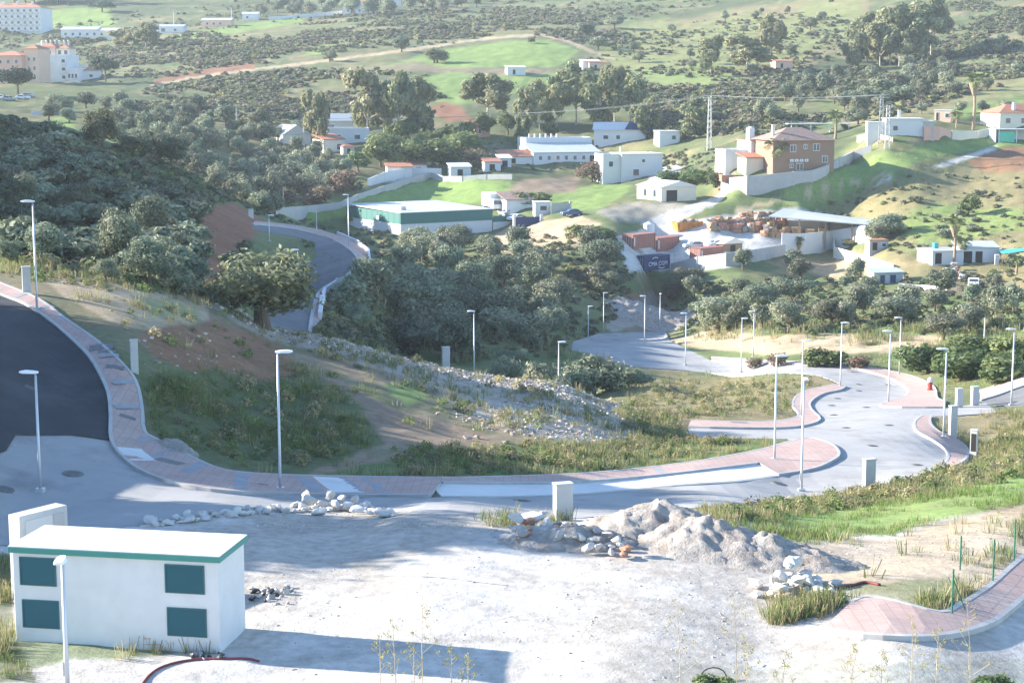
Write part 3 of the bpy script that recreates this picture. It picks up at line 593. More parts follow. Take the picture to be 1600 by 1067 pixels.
def grove(key, poly, n, h0, h1, label, group, y0=0, y1=2000, gap=0.75, wr=1.1):
    """scatter single trees over a pixel polygon, kept apart on the ground"""
    us = [q[0] for q in poly]; vs_ = [q[1] for q in poly]; got = []
    u = rng.uniform(min(us), max(us), n*30); v = rng.uniform(min(vs_), max(vs_), n*30); k = inpoly(u, v, poly); P = cast(u[k], v[k], HG)
    for p in P:
        if len(got) >= n: break
        if not (y0 < p[1] < y1): continue
        h = random.uniform(h0, h1)
        if any((p[0]-q[0])**2+(p[1]-q[1])**2*0.5 < (gap*(h+q[3])/2)**2 for q in got+TAKEN): continue
        if pdist(p[0], p[1]) < 1.5 or bare(p[None])[0]: continue
        got.append((*p, h)); plant(key, p, h, h*wr*random.uniform(.9, 1.2), label, group)
    TAKEN.extend(got)
def pdist(x, y): return float(hgrid(np.minimum(pd, 99), x, y))
TAKEN = []
REDPX = [(292,372),(330,322),(385,312),(425,345),(392,378),(356,402),(342,440),(334,478),(300,470),(306,420)]
def bare(P):
    u, v = project(P[:, 0], P[:, 1], P[:, 2]); return inpoly(u, v, REDPX) & (P[:, 1] > 130) & (P[:, 1] < 260)
# --- single trees the photograph shows
tree('carob', 412, 512, 372, 205, 'large round grey-green tree standing on the rubble ridge above the curving road')
tree('carob', 158, 228, 162, 62, 'dense yellow-green tree on the crest of the dark hill')
D = 'grey-green tree on the shaded slope of the dark hill'; DG = 'trees on the dark hill'
for a in [(190,428,318,84),(238,390,300,64),(232,446,362,92),(30,345,262,74),(66,412,346,66),(165,442,400,46),(210,244,203,56),(268,264,208,64),(120,330,280,60),(15,410,370,50)]: tree('olive_near', *a, D, DG)
tree('bush_near', 277, 456, 398, 80, 'soft grey bush at the foot of the red earth cut')
V = 'olive tree in the shaded hollow below the white retaining wall'; VG = 'olives in the valley'
for a in [(645,402,353,62),(712,394,347,64),(670,470,408,90),(620,500,430,90),(735,470,400,80),(760,520,440,100),(690,540,470,100),(640,550,490,90),(820,545,478,90),(860,500,430,80),(790,450,392,70),(850,425,380,60),(720,560,500,80),(560,520,470,50),(800,590,540,50)]: tree('olive_near', *a, V, VG)
for a, l in [((940,428,370,76), 'big round olive tree beside the blue shipping container'),((949,458,418,56), 'small olive tree on the grassy bank above the road cut')]: tree('olive_near', *a, l)
RB = 'olive tree in the belt between the block-walled yard and the loop road'; RG = 'olives between yard and road'
for a in [(1120,522,455,90),(1232,520,467,66),(1300,508,464,62),(1400,502,458,84),(1475,532,488,72),(1180,490,440,70),(1240,470,430,60),(1345,480,440,60),(1080,450,415,60),(1050,470,430,50),(1515,520,478,60)]: tree('olive_near', *a, RB, RG)
C = 'pale grey-green bush behind the rubble ridge by the back road'
for u, Y, vt, w in [(930,152,535,100),(855,146,535,84),(985,155,566,60),(790,150,541,50),(895,150,548,70),(1005,160,572,50)]: tree('bush_near', u, 0, vt, w, C, 'bushes behind the rubble ridge', Y)
for a in [(1450,582,525,90),(1500,592,530,90),(1560,598,540,110),(1590,560,515,80),(1530,560,515,80)]: tree('green_bush', *a, 'broad-leaved green bush beside the pink ramp pavement', 'green bushes by the ramp')
tree('green_bush', 1290, 572, 538, 62, 'bright green shrub beyond the outer pavement of the bend')
for a in [(1215,572,545,40),(1345,575,548,50),(1180,575,553,36)]: tree('dry', *a, 'brown twiggy shrub along the outer pavement of the bend', 'twiggy shrubs by the bend')
E = 'tall pale-barked eucalyptus behind the farm roofs'; EG = 'eucalyptus behind the farm'
for a in [(575,218,112,74),(622,222,115,66),(655,215,118,60),(600,210,135,60)]: tree('euc', *a, E, EG)
tree('euc', 495, 236, 145, 50, 'slender eucalyptus in front of the white farm roofs')
E2 = 'tall eucalyptus in the clump behind the long white house'; 
for a in [(900,196,98,74),(938,200,112,64),(985,196,122,62),(960,190,104,54),(870,200,120,50),(1010,215,150,50),(820,215,135,46),(843,205,128,40)]: tree('euc', *a, E2, 'eucalyptus behind the white house')
tree('euc', 762, 190, 116, 86, 'broad eucalyptus beside the red earth bank'); tree('euc', 1086, 216, 152, 62, 'eucalyptus next to the concrete power pole')
for a in [(1110,118,60,44),(1168,112,58,80),(1205,102,24,52)]: tree('euc', *a, 'eucalyptus on the grassy hillside above the scrub', 'eucalyptus on the hillside')
for a in [(1355,98,18,66),(1390,102,12,66),(1422,96,6,74),(1455,86,-4,66),(1335,106,40,44),(1375,104,40,50),(1440,98,30,60),(1405,104,50,56)]: tree('euc', *a, 'eucalyptus of the tall grove casting long shadows on the scrub slope', 'tall eucalyptus grove')
LG = 'leafy green tree in the garden below the eucalyptus'
for a in [(598,248,208,62),(640,264,216,74),(690,266,216,74),(728,252,205,62),(660,240,205,60),(700,235,196,60),(615,262,225,50),(560,268,235,50)]: tree('green', *a, LG, 'garden trees by the farm')
tree('dry', 742, 262, 222, 56, 'bare brown tree near the red-roofed shed'); tree('dry', 925, 285, 240, 50, 'twiggy brown tree in front of the white box house')
tree('carob', 680, 99, 72, 38, 'dark round tree on the green field below the dirt track'); tree('olive', 627, 82, 55, 28, 'lone tree standing on the upper side of the dirt track')
tree('olive', 515, 97, 78, 26, 'tree at the lower edge of the dirt track by the scrub')
for a in [(28,153,103,62),(165,128,84,42)]: tree('pine', *a, 'dark umbrella pine beside the pink apartment blocks', 'pines by the apartments')
tree('olive', 96, 182, 158, 28, 'round olive beside the road below the apartments')
for a in [(811,233,188,9),(824,233,185,9)]: tree('cypress', *a, 'thin dark cypress beside the wooden power pole', 'cypresses by the pole')
for a in [(1385,372,330,60),(1370,380,345,50)]: tree('olive_near', *a, 'rounded tree behind the white yard wall', 'trees behind the yard wall')
tree('green', 1512, 336, 305, 42, 'dark green tree alone on the grassy slope above the palms'); tree('carob', 1330, 385, 372, 30, 'low round tree inside the curved white wall')
for a in [(1050,285,262,40),(1085,290,255,50),(1125,290,262,40)]: tree('green_bush', *a, 'garden bush beside the cream house', 'bushes by the cream house')
tree('green_bush', 830, 322, 293, 60, 'bushy green tree between ploughed plot and green meadow')
tree('green_bush', 920, 372, 346, 80, 'reedy bush at the edge of the ploughed tan field'); tree('green_bush', 560, 350, 330, 40, 'scrubby bush between road and green warehouse')
for a in [(440,318,290,60),(500,322,280,70),(545,300,252,60),(470,300,270,60)]: tree('dry', *a, 'greyish bare thicket behind the long grey wall', 'thicket behind the grey wall')
for a in [(690,52,38,20),(160,20,2,40),(420,6,-14,50),(40,8,-12,40),(90,6,-14,50)]: tree('pine', *a, 'dark tree of the belt along the far ridge', 'trees on the far ridge')
for a in [(192,72,42,40),(228,76,38,46),(205,74,46,30)]: tree('euc', *a, 'bare-trunked tree in front of the long white building', 'trees before the long white building')
for a in [(1050,52,36,16),(960,45,22,34),(1248,55,42,16),(1000,130,118,16),(935,78,56,34),(990,82,65,22),(998,98,80,22),(1110,80,66,14),(1180,50,40,12),(830,68,58,14),(955,75,64,18),(915,58,36,40),(1130,60,48,16)]: tree('olive', *a, 'small dark tree dotted on the far grassy hill', 'trees on the far hill')
for a in [(1445,152,122,26),(1490,150,125,30),(1542,142,120,22),(1440,178,160,20),(1500,178,158,24),(1535,176,155,22),(1570,172,155,26),(1340,195,168,40),(1590,118,98,26),(1410,160,132,40),(1380,158,120,50),(1480,120,95,40)]: tree('olive', *a, 'round olive tree in the orchard above the white walled house', 'orchard olives')
# --- groves
grove('olive', [(170,205),(300,170),(420,195),(480,230),(560,262),(540,300),(430,325),(330,262),(250,240)], 75, 4, 6.5, 'olive tree of the hillside grove beyond the dark hill', 'grove beyond the dark hill', 300, 560)
grove('olive', [(590,420),(680,380),(930,370),(990,430),(900,480),(870,540),(760,585),(640,560),(510,520),(560,450)], 34, 3.8, 5.8, 'smaller olive tree among the big ones in the shaded hollow', 'small olives in the valley', 175, 330, 0.95)
grove('olive', [(1040,430),(1200,415),(1400,440),(1600,465),(1600,520),(1400,515),(1240,520),(1060,512)], 26, 2.8, 4.6, 'low olive tree among the taller ones between yard and loop road', 'low olives between yard and road', 190, 330, 1.2)
grove('bush', [(0,190),(150,240),(400,345),(330,450),(150,440),(0,400)], 70, 2.0, 4.0, 'dark bush on the shaded slope of the dark hill', 'bushes on the dark hill', 118, 270, .55, 1.5)
grove('bush', [(1380,300),(1600,270),(1600,470),(1450,400),(1250,330)], 14, 1.0, 2.4, 'low bush on the rough grass slope above the palms', 'bushes on the rough slope', 250, 430, 1, 1.5)
grove('olive', [(1220,130),(1400,110),(1600,60),(1600,120),(1450,160),(1260,200),(1180,190)], 40, 4, 7, 'dark tree of the wooded slope below the eucalyptus grove', 'trees on the wooded slope', 440, 720, .6)
grove('olive', [(0,165),(190,165),(260,205),(180,225),(120,195),(40,200)], 16, 4, 6, 'tree on the slope below the apartment road', 'trees below the apartments', 330, 640, .7)
grove('olive', [(190,228),(300,245),(400,320),(440,330),(420,350),(330,290),(200,240)], 22, 3, 5.5, 'olive tree of the hillside grove beyond the dark hill', 'grove beyond the dark hill', 200, 460, .6)
grove('pine', [(0,2),(140,2),(140,10),(0,10)], 9, 12, 17, 'dark tree of the belt along the far ridge', 'trees on the far ridge', 700, 1600, .5)
grove('olive', [(380,12),(560,4),(800,2),(800,14),(600,26),(400,30)], 40, 5, 9, 'tree of the far ridge behind the white farm', 'trees of the far ridge', 600, 1800, .6)
grove('olive', [(960,70),(1240,10),(1330,60),(1100,150),(990,160)], 16, 3, 6, 'small dark tree dotted on the far grassy hill', 'trees on the far hill', 440, 1200, 1)
grove('green', [(560,230),(760,200),(860,195),(860,225),(760,245),(600,270)], 14, 5, 8, LG, 'garden trees by the farm', 380, 560, .6)
# trees on the bank that shades the left road (outside the photograph on the left)
for x, y, h in [(-38,66,11),(-37,69,12),(-42,64.5,11),(-36,82,9),(-40,86,11),(-44,83,12),(-40,91,10),(-46,95,10),(-52,90,12)]:
    plant('carob', (x, y), h, h*1.0, 'tall broad tree on the bank beside the shaded dark road', 'trees on the road bank')
# ------------------------------------------------------------------ uncountable growth: scrub, grasses, rubble
def merge(name, protos, P, S, kind_label, m, cat, tints, squash=1.0):
    """copies of small prototypes joined into one mesh"""
    n = len(P); rot = rng.uniform(0, 6.28, n); pi = rng.integers(0, len(protos), n); V, F, Cc = [], [], []; off = 0
    for k, (pv_, pf) in enumerate(protos):
        ix = np.where(pi == k)[0]
        if not len(ix): continue
        c, s = np.cos(rot[ix]), np.sin(rot[ix]); q = pv_[None]*S[ix][:, None, None]*np.array([1, 1, squash])
        x = q[..., 0]*c[:, None]-q[..., 1]*s[:, None]+P[ix, 0][:, None]; y = q[..., 0]*s[:, None]+q[..., 1]*c[:, None]+P[ix, 1][:, None]; z = q[..., 2]+P[ix, 2][:, None]
        V.append(np.stack([x, y, z], -1).reshape(-1, 3)); m_ = len(pv_)
        F.append((pf[None]+(np.arange(len(ix))*m_)[:, None, None]+off).reshape(-1, pf.shape[1])); off += len(ix)*m_
        Cc.append((tints[ix][:, None, :]*(0.75+0.5*rng.random((len(ix), m_//4 if pf.shape[1] == 4 and m_ % 4 == 0 else m_, 1))).repeat(4 if pf.shape[1] == 4 and m_ % 4 == 0 else 1, 1)).reshape(-1, 3))
    me = np_mesh(name, np.concatenate(V), np.concatenate(F), np.concatenate(Cc)); me.shade_flat(); o = mesh_obj(name, me, m)
    return tag(o, kind_label, cat, kind='stuff')
def scatter_px(poly, n, y0=0, y1=3000, keep=0.4, soft=6):
    us = [q[0] for q in poly]; vs_ = [q[1] for q in poly]; area = 0.5*abs(sum(us[i]*vs_[(i+1) % len(us)]-us[(i+1) % len(us)]*vs_[i] for i in range(len(us))))
    N = int(n*(max(us)-min(us))*(max(vs_)-min(vs_))/max(area, 1)); u = rng.uniform(min(us), max(us), N); v = rng.uniform(min(vs_), max(vs_), N)
    k = inpoly(u, v, poly); u = u+rng.normal(0, soft, N); v = v+rng.normal(0, soft*.5, N); P = cast(u[k], v[k], HG); d = hgrid(np.minimum(pd, 99), P[:, 0], P[:, 1])
    return P[(P[:, 1] > y0) & (P[:, 1] < y1) & (d > keep) & ~bare(P)]
def shrub_protos(k, n, leaf):
    out = []
    for i in range(k):
        rg = np.random.default_rng(300+i); d = rg.normal(size=(n, 3)); d /= np.linalg.norm(d, axis=1)[:, None]; d[:, 2] = np.abs(d[:, 2])
        out.append(leaf_cards(d*np.array([.5, .5, .62])*(0.55+0.45*rg.random(n))[:, None]*(0.8+0.4*vnoise(d[:, 0]*2+5, d[:, 1]*2+5, i))[:, None], leaf, rg, 0, 1.7, d))
    return out
def tuft_protos(k, n, h, spread, wid, seed=0):
    out = []
    for i in range(k):
        rg = np.random.default_rng(400+seed+i); V = []
        for b in range(n):
            a = rg.random()*6.28; r = spread*math.sqrt(rg.random()); x, y = r*math.cos(a), r*math.sin(a); L = h*(0.55+0.6*rg.random()); le = rg.random()*0.5*L; t = rg.random()*6.28
            wx, wy = wid*math.cos(t), wid*math.sin(t); lx, ly = le*math.cos(a), le*math.sin(a)
            V += [(x-wx, y-wy, -.03), (x+wx, y+wy, -.03), (x+lx*.9+wx*.35, y+ly*.9+wy*.35, L), (x+lx-wx*.35, y+ly-wy*.35, L*1.02)]
        out.append((np.array(V), np.arange(4*n).reshape(n, 4)))
    return out
def tint(n, cols, p=None): return np.array(cols)[rng.choice(len(cols), n, p=p)]*(0.8+0.4*rng.random((n, 1)))
M_scrub = mat('scrub_leaves', None, 0.85, 0, attr=True, trans=0.4, spec=0.15); M_grass = mat('grass_blades', None, 0.85, 0, attr=True, trans=0.3, spec=0.15)
SC = [(.13,.155,.09),(.17,.185,.11),(.21,.195,.14),(.11,.13,.08),(.23,.21,.14)]
A_ = [scatter_px([(60,60),(400,50),(520,25),(800,12),(1000,35),(960,80),(850,52),(640,72),(430,98),(280,115),(150,120),(140,90)], 10500, 420, 1300),
      scatter_px([(230,140),(430,112),(560,112),(660,120),(690,170),(560,200),(430,215),(330,190),(210,165)], 7000, 400, 900), scatter_px([(780,-5),(1150,-5),(1000,30),(900,50)], 700, 500, 1500),
      scatter_px([(900,100),(1000,50),(1300,0),(1340,60),(1260,110),(1060,150),(990,170)], 1500, 440, 1100), scatter_px([(1000,150),(1250,115),(1350,110),(1600,0),(1600,120),(1400,180),(1250,210),(1000,215)], 7000, 420, 900),
      scatter_px([(1460,0),(1600,-5),(1600,60)], 600, 500, 1200), scatter_px([(0,40),(100,40),(420,0),(420,40),(150,70),(0,100)], 600, 560, 1300)]
P = np.concatenate(A_); P = P[fbm(P[:, 0]/28, P[:, 1]/28, 91)*rng.uniform(.8, 1.2, len(P)) > 0.46]; merge('hillside_scrub', shrub_protos(5, 28, 0.44), P, 0.6+2.2*rng.random(len(P))**1.8, 'low grey-green scrub covering the far hillsides', M_scrub, 'scrub', tint(len(P), SC+[(.24,.24,.11),(.20,.17,.13)]), 0.72)
A_ = [scatter_px([(0,180),(160,230),(420,345),(330,460),(200,440),(0,405)], 2300, 115, 280), scatter_px([(500,470),(600,400),(950,360),(1000,430),(960,500),(880,560),(640,560),(510,530)], 900, 170, 340),
      scatter_px([(1040,440),(1600,430),(1600,520),(1060,520)], 800, 190, 330), scatter_px([(1250,330),(1400,280),(1600,260),(1600,440),(1400,400)], 140, 250, 430), scatter_px([(400,345),(560,330),(700,400),(580,440)], 350, 180, 360), scatter_px([(500,470),(580,440),(620,560),(500,530)], 220, 150, 240), scatter_px([(180,225),(300,240),(430,320),(440,345),(320,300)], 500, 200, 480), scatter_px([(560,235),(860,215),(1000,240),(860,268),(700,270)], 130, 330, 560), scatter_px([(1010,240),(1130,235),(1130,300),(1060,280)], 90, 330, 560)]
P = np.concatenate(A_); merge('valley_undergrowth', shrub_protos(5, 50, 0.26), P, rng.uniform(0.7, 1.7, len(P)), 'tangled undergrowth on the dark hill and in the valley', M_scrub, 'undergrowth', tint(len(P), SC+[(.26,.25,.13),(.20,.24,.11)]), 0.75)
GR, DR = [(.17,.22,.08),(.21,.25,.09),(.15,.18,.075)], [(.42,.36,.20),(.36,.31,.16),(.31,.28,.14),(.24,.25,.11)]
tall = tuft_protos(6, 15, 0.62, 0.34, 0.020); short = tuft_protos(5, 12, 0.28, 0.22, 0.014, 50)
def grass(name, label, polys, protos, s0, s1, cols, keep=0.35, edge=None):
    A = [scatter_px(p, n, y0, y1, keep) for p, n, y0, y1 in polys]; P = np.concatenate(A); k = fbm(P[:, 0]/3.0, P[:, 1]/3.0, 77)*rng.uniform(.6, 1.4, len(P)) > 0.56; P = P[k]
    merge(name, protos, P, (s0+(s1-s0)*1.5*rng.random(len(P))**2.2)*(0.6+0.8*fbm(P[:, 0]/4, P[:, 1]/4, 5)), label, M_grass, 'grass', tint(len(P), cols))
grass('tall_grass', 'tall rank grass on the shaded slope above the long pavement', [([(228,590),(330,575),(460,600),(560,640),(590,690),(470,742),(330,722),(232,676)], 4600, 74, 106)], tall, .18, .55, GR+[(.19,.20,.09)]+DR[2:])
grass('dry_grass', 'dry yellowish grass along the pavement and the loop road', [([(400,742),(640,705),(850,690),(1010,688),(1230,680),(1190,705),(1000,735),(760,748)], 3600, 74, 116), ([(960,600),(1100,585),(1290,590),(1310,602),(1240,640),(1230,655),(1075,657),(1000,650)], 3000, 110, 195),
   ([(980,690),(960,640),(1000,620),(1080,660),(1100,690),(1180,690),(1000,700)], 1600, 90, 165), ([(430,560),(520,600),(560,640),(540,660),(450,590)], 500, 80, 110)], tall, .2, .62, DR+DR+GR)
grass('verge_grass', 'straw-coloured grass verge between the loop road and the green lawn', [([(1090,800),(1250,768),(1400,752),(1500,728),(1600,650),(1600,745),(1400,785),(1200,815),(1120,822)], 5200, 62, 130), ([(1450,650),(1600,640),(1600,720),(1500,725)], 1800, 90, 140), ([(1300,560),(1480,545),(1600,530),(1600,590),(1480,625)], 1600, 120, 200)], tall, .2, .6, DR+DR+GR)
grass('ridge_weeds', 'scattered weeds and grass on the rubble ridge', [([(320,470),(600,548),(880,596),(1000,640),(1010,690),(800,680),(620,590),(420,530)], 1300, 86, 142), ([(60,410),(240,440),(340,470),(300,505),(120,470)], 350, 86, 130), ([(0,398),(240,432),(240,446),(0,425)], 700, 90, 130)], tall, .3, .8, DR+GR)
grass('bank_grass', 'dry grass on the belt beside the back road and tan pad', [([(1040,505),(1600,505),(1600,540),(1480,545),(1060,530)], 2200, 160, 260), ([(500,500),(640,560),(900,575),(960,560),(900,520),(560,450)], 1800, 160, 260)], tall, .5, 1.3, DR+GR)
grass('lawn_grass', 'bright short grass on the sloping lawn', [([(1120,822),(1200,806),(1400,778),(1600,735),(1600,788),(1500,806),(1380,835),(1250,850),(1170,845)], 4200, 55, 100)], short, .4, .9, [(.17,.27,.06),(.2,.26,.08),(.26,.25,.12)])
grass('lot_weeds', 'weeds growing round the white transformer house and lot edge', [([(15,985),(340,1005),(340,1018),(120,1030),(0,1060),(-10,860),(20,870)], 1500, 42, 66), ([(1180,930),(1300,930),(1350,938),(1285,985),(1200,975)], 2600, 46, 62), ([(1300,925),(1540,895),(1545,920),(1470,958),(1360,936)], 1100, 46, 66), ([(1480,955),(1600,800),(1640,830),(1545,918)], 500, 48, 80), ([(740,808),(860,800),(930,815),(760,830)], 300, 56, 70)], tall, .2, .65, DR+GR)
A_ = [scatter_px(p, n, y0, y1, .6) for p, n, y0, y1 in [([(230,600),(460,600),(590,690),(420,740),(250,685)], 260, 74, 106), ([(620,705),(1000,692),(1230,682),(1000,732),(640,745)], 330, 74, 112), ([(960,640),(1010,620),(1100,690),(1000,700)], 240, 90, 165), ([(1000,600),(1290,592),(1240,640),(1080,655)], 260, 110, 190), ([(1100,810),(1250,770),(1500,730),(1600,660),(1600,740),(1300,800)], 420, 64, 130), ([(330,475),(600,550),(880,600),(1000,650),(800,680),(420,530)], 150, 86, 142), ([(0,400),(240,432),(320,468),(0,430)], 200, 90, 130), ([(80,440),(330,500),(560,600),(700,690),(450,590),(200,520)], 50, 80, 125)]]
P = np.concatenate(A_); merge('weed_clumps', shrub_protos(5, 90, 0.11), P, 0.25+0.85*rng.random(len(P))**1.8, 'bushy weed clumps among the grass of the slopes and verges', M_scrub, 'weeds', tint(len(P), DR+GR+[(.20,.22,.12),(.25,.22,.14)]), 0.95)
grass('slope_weeds', 'thin low weeds on the bare soil of the slope', [([(60,430),(330,480),(600,560),(880,610),(1000,690),(640,745),(450,600),(220,560)], 350, 76, 142), ([(1140,850),(1400,838),(1600,790),(1600,880),(1480,950),(1300,930)], 260, 48, 82), ([(1250,330),(1400,280),(1600,260),(1600,440),(1400,400)], 1500, 250, 430), ([(1130,312),(1400,240),(1560,215),(1500,260),(1300,320),(1200,335)], 700, 300, 460)], short, .5, 1.6, DR+GR)
def rock_protos(k, seed, sub=1):
    out = []
    for i in range(k):
        bm = bmesh.new(); bmesh.ops.create_icosphere(bm, subdivisions=sub, radius=0.5); rg = random.Random(seed+i); ax = [rg.uniform(.7, 1.25), rg.uniform(.7, 1.2), rg.uniform(.5, .85)]
        cuts = [(Vector((rg.gauss(0,1), rg.gauss(0,1), rg.gauss(0,1))).normalized(), rg.uniform(.20, .38)) for _ in range(11)]
        for v in bm.verts:
            for nrm, dd in cuts:
                t = v.co.dot(nrm)-dd
                if t > 0: v.co -= nrm*t
            v.co = Vector((v.co.x*ax[0], v.co.y*ax[1], v.co.z*ax[2]))*rg.uniform(.96, 1.04)
        out.append((np.array([v.co[:] for v in bm.verts]), np.array([[v.index for v in f.verts] for f in bm.faces]))); bm.free()
    return out
M_rub = mat('rubble_stone', None, 0.9, 0.2, 4, 5, spec=0.15, attr=True); STC = [(.46,.40,.33),(.36,.31,.26),(.52,.47,.40),(.30,.24,.19)]
P = np.concatenate([scatter_px([(325,470),(430,503),(600,545),(760,580),(880,596),(985,638),(960,648),(880,618),(740,600),(600,565),(420,520)], 3800, 100, 142), scatter_px([(700,640),(880,620),(990,650),(1010,690),(860,690),(740,665)], 900, 84, 130), scatter_px([(220,530),(330,520),(400,580),(330,590),(240,570)], 60, 80, 110)])
merge('ridge_rubble', rock_protos(6, 50, 1), P, .10+.42*rng.random(len(P))**1.7, 'pale broken rubble dumped along the crest of the ridge', M_rub, 'rubble', tint(len(P), STC))
P = np.concatenate([scatter_px([(390,805),(640,800),(800,815),(760,835),(560,825),(420,835)], 900, 52, 72, .2), scatter_px([(385,920),(460,918),(470,945),(388,950)], 160, 45, 60), scatter_px([(400,860),(1200,880),(1300,930),(1180,1060),(420,1060)], 900, 42, 62), scatter_px([(1130,855),(1400,840),(1590,800),(1590,850),(1400,880),(1200,885)], 500, 50, 80)])
merge('lot_gravel', rock_protos(5, 80, 1), P, .025+.13*rng.random(len(P))**3, 'loose pale gravel and stones strewn over the dusty lot', M_rub, 'gravel', tint(len(P), [(.46,.42,.37),(.36,.32,.27),(.52,.48,.42)]))
# ------------------------------------------------------------------ built things
M_white = mat('white_render', (0.64,0.635,0.62), 0.85, 0.05, 0.5, 5, spec=0.2, dark=(0.62,0.60,0.56), stain=0.35, stain_scale=0.5)
M_cream = mat('cream_render', (0.70,0.64,0.52), 0.85, 0.06, 0.5, 5, spec=0.2); M_pink = mat('pink_render', (0.62,0.38,0.29), 0.85, 0.07, 0.4, 5, spec=0.2)
M_peach = mat('peach_render', (0.68,0.47,0.34), 0.85, 0.06, 0.4, 5, spec=0.2); M_ochre = mat('ochre_render', (0.30,0.195,0.135), 0.85, 0.06, 0.4, 5, spec=0.2)
M_block = mat('grey_blockwork', (0.44,0.43,0.41), 0.9, 0.12, 0.8, 5, spec=0.15, dark=(0.30,0.28,0.26), stain=0.5); M_tile = mat('terracotta_tiles', (0.42,0.19,0.12), 0.85, 0.2, 1.5, 5, spec=0.2)
M_oldtile = mat('weathered_brown_tiles', (0.30,0.21,0.17), 0.85, 0.2, 1.2, 5, spec=0.2); M_sheet = mat('pale_metal_sheet', (0.46,0.48,0.48), 0.6, 0.06, 0.4, 4, spec=0.4)
M_teal = mat('teal_metal_cladding', (0.04,0.15,0.13), 0.6, 0.08, 0.5, 4, spec=0.4); M_vent = mat('teal_painted_steel', (0.035,0.115,0.13), 0.55, 0.05, 1, 4, spec=0.4)
M_fascia = mat('green_painted_fascia', (0.06,0.24,0.20), 0.6, 0.06, 1, 4, spec=0.4); M_glass = mat('window_glass', (0.05,0.07,0.09), 0.15, 0, spec=0.6); M_darkin = mat('painted_dark_opening', (0.05,0.045,0.04), 0.9, 0.1, spec=0.1)  # M_darkin paints the shade inside doorways and a niche onto solid panels
M_conc = mat('cast_concrete', (0.52,0.51,0.48), 0.9, 0.1, 1.2, 6, 0.004, 30, 0.2, dark=(0.36,0.35,0.33), stain=0.5, stain_scale=0.9); M_galv = mat('galvanised_steel', (0.55,0.56,0.57), 0.45, 0.06, 1, 4, spec=0.5, metal=0.4)
M_lens = mat('lamp_glass', (0.75,0.76,0.77), 0.3, 0, spec=0.5); M_rust = mat('rust_red_steel', (0.33,0.145,0.105), 0.7, 0.15, 0.8, 5, spec=0.3); M_blue = mat('navy_painted_steel', (0.03,0.05,0.13), 0.6, 0.1, 0.8, 5, spec=0.3)
M_paintw = mat('white_paint', (0.8,0.8,0.79), 0.5, 0.03, 1, 3, spec=0.4); M_rubber = mat('black_rubber', (0.03,0.03,0.03), 0.9, 0, spec=0.2); M_orange = mat('rusty_orange_steel', (0.48,0.20,0.05), 0.75, 0.25, 1, 5, spec=0.25)
M_wood = mat('weathered_wood', (0.30,0.21,0.13), 0.9, 0.2, 2, 5, spec=0.15); M_gpost = mat('green_fence_paint', (0.03,0.15,0.09), 0.6, 0.08, 2, 3, spec=0.4); M_wire = mat('thin_wire', (0.25,0.27,0.27), 0.6, 0, spec=0.4)
M_pipe = mat('dark_red_conduit', (0.20,0.045,0.05), 0.6, 0.1, 2, 3, spec=0.35); M_stone = mat('white_limestone', (0.60,0.56,0.50), 0.9, 0.14, 3, 6, 0.03, 8, 0.15, dark=(0.42,0.36,0.30), stain=0.5, stain_scale=2, objrand=0.12)
M_grey = mat('grey_rubble_stone', (0.38,0.36,0.34), 0.9, 0.18, 3, 6, 0.03, 8, 0.15, objrand=0.25); M_brickr = mat('broken_brick', (0.46,0.24,0.16), 0.9, 0.15, 3, 5, spec=0.15, objrand=0.2); M_black = mat('black_plastic', (0.03,0.03,0.035), 0.5, 0.1, 3, 3, spec=0.4)
M_heap = mat('spoil_earth', (0.36,0.325,0.285), 0.95, 0.35, 2.2, 10, 0.14, 3, 0.1, dark=(0.27,0.18,0.12), stain=0.7, stain_scale=0.6); M_pool = mat('pool_water', (0.05,0.30,0.45), 0.05, 0, spec=0.5); M_tarp = mat('turquoise_tarpaulin', (0.08,0.42,0.40), 0.6, 0.1, 1, 3, spec=0.3)
M_palm = mat('palm_fronds', (0.17,0.20,0.085), 0.7, 0.1, 1, 3, spec=0.25, trans=0.2); M_palmt = mat('palm_trunk', (0.30,0.23,0.16), 0.95, 0.25, 3, 5, spec=0.1); M_redp = mat('red_hydrant_paint', (0.55,0.06,0.04), 0.5, 0.05, 2, 3, spec=0.4)
M_curt = mat('green_cloth', (0.15,0.50,0.36), 0.8, 0.08, 2, 3, spec=0.2); M_frame = mat('white_frame', (0.75,0.75,0.74), 0.5, 0, spec=0.4); M_skip = M_orange
